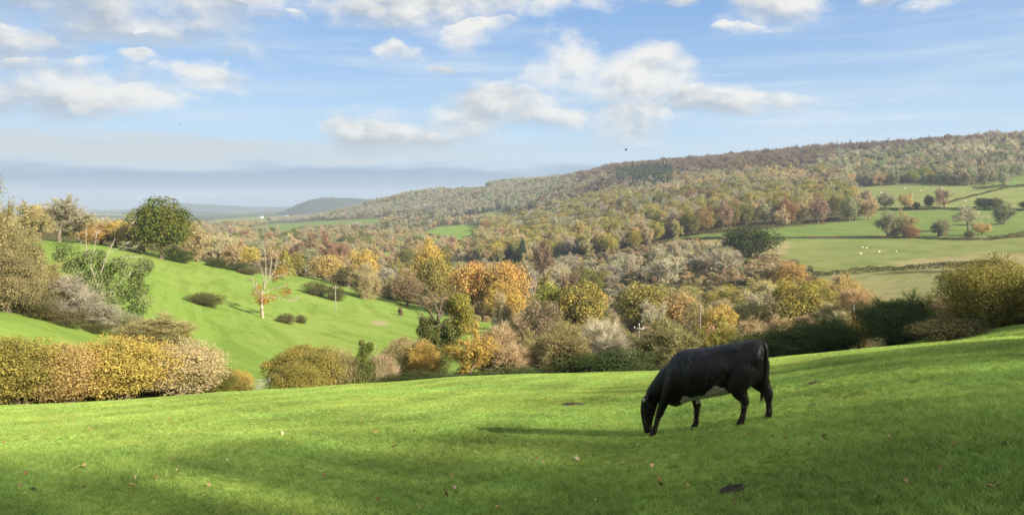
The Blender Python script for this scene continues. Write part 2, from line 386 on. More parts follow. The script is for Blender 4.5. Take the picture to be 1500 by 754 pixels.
c = T.mix(T.m('MULTIPLY', T.ss(.50, .66, n4), T.m('MULTIPLY', far, .6)), c, T.mix(1.0, c, (.72, .80, .70), 'MULTIPLY'))
n5 = T.noise(T.vmul(pos, (.03, .03, 1.1)), 1.0, 5, .6); n6 = T.noise(pos, .09, 5, .65)
c = T.mix(T.m('MULTIPLY', T.ss(.48, .62, n5), T.m('MULTIPLY', far, .6)), c, T.mix(1.0, c, (.70, .74, .62), 'MULTIPLY'))
c = T.mix(T.m('MULTIPLY', T.ss(.55, .72, n6), .4), c, T.mix(1.0, c, (1.15, .92, .95), 'MULTIPLY'))
d = T.n('ShaderNodeBsdfDiffuse'); T.put(d.inputs[0], c)
bm_ = T.n('ShaderNodeBump'); bm_.inputs['Strength'].default_value = .6; bm_.inputs['Distance'].default_value = .25; T.put(bm_.inputs['Height'], n1); T.put(d.inputs['Normal'], bm_.outputs[0])
o = T.n('ShaderNodeOutputMaterial'); T.put(o.inputs[0], d.outputs[0]); M_GROUND = m
na_, nr_ = GX.shape
idx = np.arange(na_ * nr_).reshape(na_, nr_)
ia = np.arange(na_); ib = (ia + 1) % na_       # the first and the last azimuth are the same line, joined below
q = np.stack([idx[:-1, :-1], idx[:-1, 1:], idx[1:, 1:], idx[1:, :-1]], -1).reshape(-1, 4)
Vg = np.stack([GX, GY, GZ], -1).reshape(-1, 3)
cap0 = len(Vg); Vg = np.vstack([Vg, [[0, 0, 0.0]]])
tri = np.stack([np.full(na_ - 1, cap0), idx[:-1, 0], idx[1:, 0]], 1)
fcol = np.vstack([colr.reshape(-1, 3), [G_NEAR]])
q = q[:, ::-1]; tri = tri[:, ::-1]
ground = link('ground', mesh_np('ground', Vg, [tri, q], M_GROUND, {'field': ('POINT', fcol)}, True)); tag(ground, kind='structure')

# far blue hills behind the valley
M_HILL = flat_mat('far_woodland_hill', (.05, .058, .042), .9, .4, .004)
def hill(pts, D, depth, base_y):
    xs = np.array([p[0] for p in pts]); ys = np.array([p[1] for p in pts])
    PX = np.linspace(xs[0], xs[-1], 160); PY = np.interp(PX, xs, ys)
    k = np.exp(-.5 * (np.arange(-9, 10) / 3.5) ** 2); k /= k.sum(); PY = np.convolve(np.pad(PY, 9, mode='edge'), k, 'valid')
    a = az_of(PX, PY); top = CAM_Z + tan_of(PX, PY) * D; bot = -140.0
    rows = []
    for t in np.linspace(-1, 1, 21):
        r = D + t * depth; h = bot + (top - bot) * math.cos(t * math.pi / 2) ** .8
        h = h + (rng.normal(size=160) * D * .00035 if abs(t) < .4 else 0)
        rows.append(np.stack([np.sin(a) * r, np.cos(a) * r, h * np.ones(160)], 1))
    V = np.concatenate(rows); i = np.arange(160 * 21).reshape(21, 160)
    q = np.stack([i[:-1, :-1], i[:-1, 1:], i[1:, 1:], i[1:, :-1]], -1).reshape(-1, 4)
    return tag(link('hill', mesh_np('hill', V, [q], M_HILL, None, True)), kind='structure')
hill([(-500, 306), (-100, 312), (60, 318), (165, 314), (188, 308), (215, 298), (250, 297), (330, 300), (370, 304), (470, 303), (600, 304), (900, 306)], 9500, 1600, 330)
hill([(385, 322), (420, 307), (445, 295), (470, 289), (510, 290), (560, 294), (640, 300), (760, 306)], 5200, 900, 330)
hill([(-500, 312), (60, 318), (130, 319), (160, 315), (260, 309), (330, 311), (400, 314), (480, 318), (560, 326)], 7000, 900, 330)

# ------------------------------------------------------------------ tree prototypes (unit height, unit width)
def limb_tube(mb, pts, r0, r1, sides=6):
    n = len(pts) - 1; rs = np.linspace(r0, r1, n + 1)
    mb.tubes(np.array(pts[:-1]), np.array(pts[1:]), rs[:-1], rs[1:], sides)
def gen_leafy(seed, nc=46, nl=7000, leaf=.020, cb=.16, lump=.17, trunk_r=.035, flat=.9, twig=500, stems=1, base_fill=False, gap=0.0):
    global rng
    rng = np.random.default_rng(seed)
    i = np.arange(nc) + .5; zz = 1 - 1.94 * i / nc; th = i * 2.39996 + rng.normal(size=nc) * .35
    rad = rng.uniform(.66, 1.06, nc) * np.where(rng.random(nc) < .22, .6, 1)
    rr = np.sqrt(np.clip(1 - zz ** 2, 0, 1))
    cz = (1 + cb) / 2; hz = (1 - cb) / 2
    lr_ = rng.uniform(.6, 1.35, nc) * lump
    ctr = np.stack([np.cos(th) * rr * rad * (.5 - lump * .75), np.sin(th) * rr * rad * (.5 - lump * .75), cz + zz * rad * (hz - lump * .75)], 1)
    keep = rng.random(nc) > gap; ctr, lr_ = ctr[keep], lr_[keep]; nc = len(ctr)
    k = np.repeat(np.arange(nc), nl // nc)
    d = rng.normal(size=(len(k), 3)); d /= np.linalg.norm(d, axis=1)[:, None]
    d[:, 2] = np.where((d[:, 2] < -.3) & (rng.random(len(k)) < .6), -d[:, 2], d[:, 2])
    P = ctr[k] + d * (lr_[k] * (1.12 - .55 * rng.random(len(k)) ** 2))[:, None] * [1, 1, flat]
    P += rng.normal(size=P.shape) * .008
    N = d * .8 + rng.normal(size=d.shape) * .55 + [0, 0, .25]
    cr = rng.random(nc); rnd = np.clip(cr[k] * .62 + rng.random(len(k)) * .38, 0, 1)
    ok = P[:, 2] > (.005 if base_fill else cb * .55)
    mb = MB(); mb.cards(P[ok], N[ok], leaf * rng.uniform(.6, 1.35, ok.sum()), rnd[ok])
    if twig:
        kk = rng.integers(0, nc, twig); dd = rng.normal(size=(twig, 3)) + [0, 0, .5]; dd /= np.linalg.norm(dd, axis=1)[:, None]
        p0 = ctr[kk] + dd * lr_[kk][:, None] * .6; mb.spikes(p0, p0 + dd * (lr_[kk] * rng.uniform(.5, .85, twig))[:, None], .0022, rng.random(twig))
    tb = MB(); top = np.array([rng.normal() * .02, rng.normal() * .02, cb + (1 - cb) * .3])
    for s in range(stems):
        o = np.array([math.cos(s * 2.4) * .06, math.sin(s * 2.4) * .06, 0]) * (stems > 1)
        pts = [o + [0, 0, -.03], o * .8 + top * .35, o * .9 + top]
        limb_tube(tb, pts, trunk_r * 1.25, trunk_r * .7)
        for c_ in ctr[rng.permutation(nc)[:max(4, 14 // stems)]]:
            mid = (o * .9 + top) * .45 + c_ * .55 - [0, 0, .03]
            limb_tube(tb, [o * .8 + top * rng.uniform(.5, .95), mid, c_], trunk_r * .5, trunk_r * .12, 5)
    return mb.mesh('crown', M_LEAF), tb.mesh('trunk', M_BARK, True)
def gen_bare(seed, ctr_h=.22, nl=0, leaf=.02, twigs=11, wid=.0042, spread=.62, trunk_r=.03, up=.25, stems=1, lev=(6, 5, 5), tl=.13):
    global rng
    rng = np.random.default_rng(seed)
    segs = []; tips = []
    def grow(p, d, L, r, lv):
        n = 2; q = p
        for s in range(n):
            d = d + rng.normal(size=3) * .12 + np.array([0, 0, up * .18]); d /= np.linalg.norm(d)
            q2 = q + d * L / n; segs.append((q, q2, r * (1 - .25 * s), r * (1 - .25 * (s + 1)), lv)); q = q2
        if lv >= len(lev): tips.append((q, d, L)); return
        for j in range(lev[lv]):
            t = rng.uniform(.35, 1.0); st = p + (q - p) * t
            nd = d + rng.normal(size=3) * spread; nd[2] += up * .4; nd /= np.linalg.norm(nd)
            grow(st if j else q, nd, L * rng.uniform(.58, .82), r * .55, lv + 1)
    for s in range(stems):
        dd = np.array([rng.normal() * .3, rng.normal() * .3, 1.0]) if stems > 1 else np.array([0, 0, 1.0])
        grow(np.array([math.cos(s * 2.4) * .03 * (stems > 1), math.sin(s * 2.4) * .03 * (stems > 1), -.02]), dd / np.linalg.norm(dd), ctr_h + .12, trunk_r, 0)
    P0 = np.array([s[0] for s in segs]); P1 = np.array([s[1] for s in segs]); R0 = np.array([s[2] for s in segs]); R1 = np.array([s[3] for s in segs]); LV = np.array([s[4] for s in segs])
    tp = np.array([t[0] for t in tips]); td = np.array([t[1] for t in tips])
    zmax = np.percentile(P1[:, 2], 99.5) + tl * .6; rmax = np.percentile(np.hypot(P1[:, 0], P1[:, 1]), 97) + tl * .5
    sc = np.array([.5 / rmax, .5 / rmax, 1 / zmax])
    P0, P1, tp = P0 * sc, P1 * sc, tp * sc
    tb = MB(); big = LV <= 1
    tb.tubes(P0[big], P1[big], R0[big] / zmax, R1[big] / zmax, 6)
    mb = MB(); sm = LV > 1
    mb.tubes(P0[sm], P1[sm], R0[sm] / zmax * .9, R1[sm] / zmax * .8, 3, .3)
    # twigs from the fine branches
    ends = np.concatenate([tp, (P0[LV >= 3] + P1[LV >= 3]) / 2]) if (LV >= 3).any() else tp
    dirs = np.concatenate([td, (P1 - P0)[LV >= 3]]) if (LV >= 3).any() else td
    dirs = dirs / np.linalg.norm(dirs, axis=1)[:, None]
    k = np.repeat(np.arange(len(ends)), twigs)
    nd = dirs[k] + rng.normal(size=(len(k), 3)) * .65 + [0, 0, up]; nd /= np.linalg.norm(nd, axis=1)[:, None]
    p0 = ends[k] + rng.normal(size=(len(k), 3)) * .012
    mb.spikes(p0, p0 + nd * (tl * rng.uniform(.4, 1.1, len(k)))[:, None], wid * rng.uniform(.6, 1.3, len(k)), rng.random(len(k)))
    if nl:
        kk = rng.integers(0, len(ends), nl); dd = rng.normal(size=(nl, 3)); P = ends[kk] + dd * .035
        mb.cards(P, dd + [0, 0, .5], leaf * rng.uniform(.6, 1.3, nl), np.clip(rng.random(nl) * .5 + (kk % 7) / 12, 0, 1))
    return mb.mesh('crown', M_LEAF), tb.mesh('trunk', M_BARK, True)
def gen_conifer(seed):
    global rng
    rng = np.random.default_rng(seed); n = 2600; z = rng.random(n) ** 1.25; th = rng.random(n) * 6.283
    lay = np.round(z * 14) / 14 * .6 + z * .4
    r = (1 - lay) * .48 * rng.uniform(.35, 1, n) ** .6; P = np.stack([np.cos(th) * r, np.sin(th) * r, .06 + z * .92 - r * .12], 1)
    N = np.stack([np.cos(th) * .6, np.sin(th) * .6, np.full(n, .7)], 1) + rng.normal(size=(n, 3)) * .4
    mb = MB(); mb.cards(P, N, .035 * rng.uniform(.6, 1.2, n), rng.random(n)); tb = MB(); limb_tube(tb, [[0, 0, -.02], [0, 0, .95]], .018, .003)
    return mb.mesh('crown', M_LEAF), tb.mesh('trunk', M_BARK, True)
PR = {
    'oak0': gen_leafy(11, 74, 11000, .018, .05, .145), 'oak1': gen_leafy(12, 60, 10000, .019, .05, .165), 'oak2': gen_leafy(13, 84, 11000, .017, .03, .13, gap=.08),
    'open0': gen_leafy(21, 56, 6400, .018, .07, .13, twig=2200, gap=.15), 'open1': gen_leafy(22, 50, 6000, .018, .08, .14, twig=2200, gap=.18),
    'bare0': gen_bare(31), 'bare1': gen_bare(32, spread=.72), 'bare2': gen_bare(33, up=.45, spread=.55),
    'half0': gen_bare(41, nl=2600, leaf=.017, twigs=8), 'half1': gen_bare(42, nl=3600, leaf=.016, twigs=7, spread=.7),
    'shrub0': gen_leafy(51, 130, 30000, .0102, -.06, .125, .02, twig=5000, stems=5, base_fill=True), 'shrub1': gen_leafy(52, 120, 29000, .0105, -.06, .135, .02, twig=5000, stems=5, base_fill=True, gap=.1),
    'shrub2': gen_leafy(53, 140, 30000, .0095, -.05, .115, .02, twig=7000, stems=6, base_fill=True, gap=.12),
    'twig0': gen_bare(61, ctr_h=.05, nl=3500, leaf=.010, twigs=13, wid=.0024, spread=.85, trunk_r=.018, stems=4, lev=(4, 5, 5), up=.18, tl=.16),
    'twig1': gen_bare(62, ctr_h=.05, nl=1500, leaf=.010, twigs=16, wid=.0022, spread=.8, trunk_r=.018, stems=4, lev=(4, 5, 5), up=.25, tl=.17),
    'twig2': gen_bare(63, ctr_h=.04, nl=7000, leaf=.011, twigs=10, wid=.0024, spread=.85, trunk_r=.018, stems=4, lev=(4, 5, 5), up=.15, tl=.15),
    'hedge0': gen_leafy(91, 140, 30000, .0100, .05, .125, .03, twig=6000, stems=6, gap=.1), 'hedge1': gen_leafy(92, 130, 28000, .0105, .07, .135, .03, twig=6000, stems=5, gap=.14),
    'thin0': gen_bare(35, twigs=3, wid=.003, lev=(5, 4, 4)), 'thin1': gen_bare(36, twigs=3, wid=.003, lev=(5, 4, 4), spread=.7),
    'mound': gen_leafy(71, 60, 12000, .014, -.35, .16, .01, twig=2500, stems=4, base_fill=True),
    'conifer': gen_conifer(81),
}
rng = np.random.default_rng(99)
TINT = dict(
    gold=((.42, .295, .075), (.34, .26, .075)), paleg=((.42, .315, .12), (.33, .255, .10)), orange=((.40, .235, .07), (.33, .235, .08)), rust=((.26, .135, .06), (.22, .145, .075)),
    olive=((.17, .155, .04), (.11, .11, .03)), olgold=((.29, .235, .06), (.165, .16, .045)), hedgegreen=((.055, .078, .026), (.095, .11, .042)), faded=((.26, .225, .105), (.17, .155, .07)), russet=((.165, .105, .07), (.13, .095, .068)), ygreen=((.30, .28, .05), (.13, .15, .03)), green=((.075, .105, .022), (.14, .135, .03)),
    dark=((.045, .065, .02), (.075, .085, .028)), ivy=((.055, .095, .018), (.12, .15, .035)), bramble=((.085, .085, .03), (.13, .11, .045)),
    grey=((.34, .305, .215), (.27, .24, .165)), pale=((.44, .40, .27), (.34, .30, .19)), tan=((.42, .32, .17), (.31, .25, .14)), brown=((.24, .165, .095), (.18, .14, .08)),
    buffol=((.35, .30, .135), (.25, .225, .09)), pink=((.37, .24, .16), (.28, .20, .14)), redb=((.25, .155, .10), (.20, .145, .10)), conif=((.035, .06, .03), (.05, .075, .035)),
    greygreen=((.26, .26, .145), (.19, .19, .10)))
def jit(c, k):
    c = [v * 1.22 for v in c]
    f = 1 + rng.normal() * k; g = 1 + rng.normal(size=3) * k * .5; return [float(max(.01, v * f * w)) for v, w in zip(c, g)]
count = {'tree': 0, 'shrub': 0}
def plant(kind, loc, h, w, proto, tint, label, cat='tree', group=None, j=.07, rot=None, name=None, sink=.0):
    me_c, me_t = PR[proto]; t1, t2 = TINT[tint]
    root = bpy.data.objects.new(name or kind, None); C.objects.link(root)
    root.location = (loc[0], loc[1], loc[2] - sink); root.rotation_euler = (0, 0, rng.random() * 6.28 if rot is None else rot); root.scale = (w, w, h)
    root.empty_display_size = .2
    tag(root, label, cat, group); count[cat] = count.get(cat, 0) + 1
    cr = link('crown', me_c, root); tr = link('trunk', me_t, root)
    cr['tint'] = jit(t1, j); cr['tint2'] = jit(t2, j)
    return root
def tree(kind, px, ytop, D, wpx, proto, tint, label, cat='tree', group=None, **kw):
    p = at(px, D); top = CAM_Z + float(tan_of(px, ytop)) * D
    h = max(.5, top - p.z) * (1.13 if proto[:4] in ('twig', 'half', 'bare') else 1.03); w = wpx / F_PX * D * (1.12 if kind != 'hedge_shrub' else 1.32)
    return plant(kind, p, h, w, proto, tint, label, cat, group, **kw)

# ------------------------------------------------------------------ hedge and trees close by
# (kind, px, ytop, D, width px, prototype, tint, label, category)
NEAR = [
 ('hedge_shrub', -60, 492, 39.5, 110, 'hedge1', 'olgold', 'olive gold hedge shrub running out of the photo at the far left edge'),
 ('hedge_shrub', 22, 492, 39.5, 104, 'hedge0', 'olgold', 'yellow-green leafy shrub at the far left end of the autumn hedge'),
 ('hedge_shrub', 92, 503, 39.7, 92, 'hedge1', 'paleg', 'tan-yellow shrub in the autumn hedge left of the brightest golden one'),
 ('hedge_shrub', 172, 490, 40, 118, 'hedge0', 'gold', 'brightest golden yellow shrub, tallest and roundest of the left autumn hedge'),
 ('hedge_shrub', 258, 499, 41, 106, 'hedge1', 'tan', 'brownish tan shrub in the autumn hedge right of the brightest golden one'),
 ('hedge_shrub', 312, 534, 43, 50, 'shrub2', 'olive', 'low olive green shrub near the right end of the left autumn hedge'),
 ('hedge_shrub', 343, 539, 45, 38, 'shrub1', 'gold', 'small golden yellow shrub closing the left autumn hedge beside the gate'),
 ('hedge_shrub', 352, 556, 44, 30, 'twig0', 'olgold', 'tiny low olive shrub at the foot of the small golden one by the gate'),
 ('hedge_shrub', 442, 504, 60, 96, 'shrub2', 'olgold', 'large rounded olive shrub standing just right of the wooden gate'),
 ('hedge_shrub', 430, 530, 56, 60, 'shrub1', 'olgold', 'lower ivy green shrub in front of the large rounded olive one by the gate'),
 ('hedge_shrub', 497, 508, 63, 60, 'twig1', 'buffol', 'pale wispy shrub of upright wands right of the large olive shrub'),
 ('hedge_shrub', 560, 516, 62, 56, 'twig1', 'pink', 'pinkish wispy bare shrub right of the ivy covered stump'),
 ('hedge_shrub', 592, 492, 68, 72, 'shrub2', 'buffol', 'buff olive shrub between the ivy stump and the tall ivy clad tree'),
 ('hedge_shrub', 620, 500, 66, 44, 'shrub1', 'gold', 'yellow leaved shrub just left of the tall ivy clad tree trunk'),
 ('hedge_shrub', 606, 543, 58, 80, 'mound', 'dark', 'low bramble bank with shade tinted in, at the field edge below the yellow leaved shrub'),  # bramble banks: dark tints also carry the shade along the middle hedge base
 ('hedge_shrub', 672, 545, 60, 80, 'mound', 'hedgegreen', 'low bramble bank with shade tinted in, left of the hawthorn with a black trunk'),
 ('hedge_shrub', 30, 560, 41.8, 90, 'mound', 'bramble', 'added growth darkening the foot of the yellow-green shrub, far left of the autumn hedge'),  # low mounds added behind the left hedge to make its base dark
 ('hedge_shrub', 105, 562, 41.8, 90, 'mound', 'bramble', 'added growth darkening the foot of the tan-yellow shrub of the autumn hedge'),
 ('hedge_shrub', 180, 562, 42.3, 96, 'mound', 'bramble', 'added growth darkening the foot of the brightest golden shrub of the autumn hedge'),
 ('hedge_shrub', 262, 560, 43, 90, 'mound', 'bramble', 'added growth darkening the foot of the brownish tan shrub of the autumn hedge'),
 ('hawthorn', 686, 482, 61, 86, 'half1', 'gold', 'half bare hawthorn with yellow leaves and a dark trunk at the field edge'),
 ('hedge_shrub', 735, 478, 63, 104, 'twig0', 'tan', 'brown twiggy hawthorn right of the yellow leaved one with dark trunk'),
 ('hedge_shrub', 752, 534, 60, 90, 'mound', 'hedgegreen', 'low bramble bank with shade tinted in, below the brown twiggy hawthorn'),
 ('hedge_shrub', 783, 490, 66, 60, 'shrub2', 'buffol', 'olive shrub between the brown twiggy hawthorn and the long grey brown one'),
 ('hedge_shrub', 826, 472, 64, 96, 'twig2', 'faded', 'grey brown twiggy hawthorn over a gap in the middle hedge'),
 ('hedge_shrub', 880, 466, 70, 100, 'twig1', 'pale', 'sunlit pinkish tan hazel left of the wooden pole with white insulators'),
 ('hedge_shrub', 852, 512, 62, 90, 'mound', 'dark', 'dark green bramble bank with shade tinted in, under the grey brown hawthorn'),
 ('hedge_shrub', 915, 510, 60, 110, 'mound', 'dark', 'dark green bramble bank with shade tinted in, below the pole left of the cow'),
 ('hedge_shrub', 985, 462, 64, 106, 'twig2', 'faded', 'dense olive twiggy hawthorn right of the wooden pole behind the cow'),
 ('hedge_shrub', 1050, 468, 66, 76, 'twig2', 'olgold', 'olive gold hawthorn behind the back of the cow'),
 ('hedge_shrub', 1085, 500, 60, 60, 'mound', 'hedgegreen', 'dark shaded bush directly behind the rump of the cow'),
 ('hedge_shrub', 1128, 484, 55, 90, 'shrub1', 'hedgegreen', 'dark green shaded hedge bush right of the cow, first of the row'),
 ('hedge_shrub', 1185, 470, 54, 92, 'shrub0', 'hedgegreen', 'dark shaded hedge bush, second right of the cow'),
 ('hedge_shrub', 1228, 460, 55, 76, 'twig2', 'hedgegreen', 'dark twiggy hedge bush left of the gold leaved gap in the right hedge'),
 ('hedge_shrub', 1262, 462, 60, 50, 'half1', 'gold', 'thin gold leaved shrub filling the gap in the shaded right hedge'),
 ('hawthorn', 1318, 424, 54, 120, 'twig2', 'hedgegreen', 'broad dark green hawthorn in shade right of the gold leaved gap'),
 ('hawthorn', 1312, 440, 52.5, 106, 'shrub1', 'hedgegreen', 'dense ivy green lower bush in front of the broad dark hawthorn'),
 ('hedge_shrub', 1385, 428, 57, 84, 'twig2', 'brown', 'brown twiggy bush between the dark hawthorn and the olive gold maple'),
 ('field_maple', 1450, 376, 51, 114, 'shrub1', 'olgold', 'olive gold field maple, tallest tree of the right hand hedge'),
 ('hedge_shrub', 1402, 462, 47, 92, 'mound', 'bramble', 'low sprawling dark bramble mound in front of the olive gold maple'),
 ('field_maple', 1555, 396, 50, 100, 'shrub2', 'olgold', 'olive gold maple cut off by the right edge of the photo'),
 ('hedge_shrub', 1470, 440, 53, 90, 'twig0', 'bramble', 'dark undergrowth bush beneath the olive gold maple'),
]
for k, px, yt, D, w, pr, ti, la in NEAR:
    tree(k, px, yt, D, w, pr, ti, la, 'shrub' if k == 'hedge_shrub' else 'tree', 'shrubs and small trees of the near hedges', sink=.12)
LEFT = [
 ('hedge_tree', -70, 225, 84, 110, 'shrub2', 'faded', 'tall tree beyond the left edge of the photo at the top of the slanting hedge'),
 ('hedge_tree', -12, 262, 87, 84, 'twig2', 'faded', 'tallest buff green tree at the left edge of the photo'),
 ('hedge_tree', 24, 332, 90, 62, 'shrub1', 'faded', 'second tree down the slanting left hedge, rounded buff green crown'),
 ('hedge_tree', 6, 360, 84, 80, 'shrub2', 'faded', 'rounded buff tree in front of the tallest one at the left edge'),
 ('hedge_tree', 62, 374, 93, 62, 'twig2', 'faded', 'third tree down the slanting left hedge, fading olive leaves'),
 ('hedge_shrub', 92, 396, 94, 96, 'twig1', 'grey', 'bare fan shaped thorn in the slanting hedge left of the ivy clad dead tree'),
 ('hedge_shrub', 128, 430, 99, 78, 'twig0', 'grey', 'grey bare thorn at the foot of the ivy clad dead tree'),
 ('hedge_shrub', 176, 452, 105, 64, 'twig2', 'greygreen', 'grey green bush below the ivy clad dead tree'),
 ('hedge_shrub', 214, 457, 102, 104, 'twig2', 'buffol', 'wide buff olive bush right of the ivy clad dead tree'),
 ('hedge_shrub', 250, 468, 104, 56, 'twig2', 'olgold', 'small olive bush at the lower end of the slanting left hedge'),
 ('hedge_shrub', 40, 424, 86, 60, 'mound', 'bramble', 'dark low growth at the foot of the slanting hedge near the left edge'),
 ('hedge_shrub', 84, 452, 88, 60, 'mound', 'bramble', 'dark low growth at the foot of the bare fan shaped thorn'),
 ('hedge_shrub', 122, 472, 92, 66, 'mound', 'bramble', 'dark low growth under the grey bare thorn'),
 ('hedge_shrub', 170, 484, 94, 70, 'mound', 'bramble', 'dark low growth behind the golden hedge below the ivy clad tree'),
]
for k, px, yt, D, w, pr, ti, la in LEFT:
    tree(k, px, yt, D, w, pr, ti, la, 'shrub' if k == 'hedge_shrub' else 'tree', 'trees and thorns of the slanting left hedge', sink=.25)
SKYL = [
 ('bare_tree', 88, 293, 300, 84, 'bare1', 'grey', 'broad bare tree on the left skyline above the green hill field'),
 ('bare_tree', 60, 300, 292, 60, 'half0', 'buffol', 'thinning tree behind the slanting hedge left of the broad bare skyline tree'),
 ('bare_tree', 118, 306, 306, 50, 'half1', 'buffol', 'thin buff tree right of the broad bare skyline tree'),
 ('small_tree', 150, 328, 312, 50, 'open1', 'rust', 'rusty orange small tree on the left skyline below the distant village'),
 ('small_tree', 132, 332, 300, 36, 'half1', 'orange', 'orange thinning shrub left of the rusty skyline tree'),
 ('small_tree', 171, 321, 310, 40, 'oak1', 'gold', 'golden yellow small tree on the skyline left of the big green tree'),
 ('small_tree', 188, 326, 302, 36, 'open0', 'paleg', 'brownish gold tree between the golden one and the big green tree'),
 ('small_tree', 200, 338, 292, 36, 'twig2', 'bramble', 'dark bush at the left foot of the big green tree'),
 ('oak_tree', 237, 291, 285, 79, 'oak0', 'green', 'big round dark green tree standing alone high on the left field'),
 ('bare_tree', 287, 331, 305, 56, 'half0', 'tan', 'tan thinning tree immediately right of the big green tree'),
 ('bare_tree', 318, 344, 318, 50, 'bare2', 'pale', 'pale bare tree second right of the big green tree'),
 ('bare_tree', 344, 350, 330, 46, 'half0', 'tan', 'tan bare tree third right of the big green tree'),
 ('bush', 262, 362, 286, 40, 'mound', 'dark', 'dark shrub at the right foot of the big green tree'),
 ('bush', 318, 376, 296, 34, 'mound', 'dark', 'dark hedge bush along the top edge of the left field, nearer the green tree'),
 ('bush', 362, 391, 292, 32, 'mound', 'bramble', 'rounded dark bush at the field edge left of the dead tree top'),
 ('bush', 345, 384, 298, 36, 'mound', 'dark', 'dark hedge bush along the top edge of the left field, nearer the dead tree'),
 ('bush', 462, 410, 268, 38, 'mound', 'bramble', 'dark low bush at the right end of the narrow strip field'),
 ('bush', 490, 414, 262, 30, 'mound', 'bramble', 'low brown bush right of the one ending the narrow strip field'),
 ('bush', 295, 426, 0, 56, 'mound', 'bramble', 'broad dark bramble mound alone on the green field left of the dead tree', 446),
 ('bush', 417, 457, 0, 28, 'mound', 'bramble', 'larger of the two dark bushes beside the dead tree', 473),
 ('bush', 439, 459, 0, 17, 'mound', 'bramble', 'smaller of the two dark bushes beside the dead tree', 473),
 ('small_tree', 535, 385, 0, 54, 'twig0', 'tan', 'small brown thorn with a pale foot at the field edge right of the pole', 437),
 ('small_tree', 586, 448, 0, 9, 'twig0', 'brown', 'tiny sapling on the green field right of the bare earth patch', 462),
]
for r in SKYL:
    k, px, yt, D, w, pr, ti, la = r[:8]
    if D == 0: D = D_of(px, r[8], 90, 330)
    tree(k, px, yt, D, w, pr, ti, la, 'shrub' if k == 'bush' else 'tree', 'trees and bushes around the left field', sink=.2)
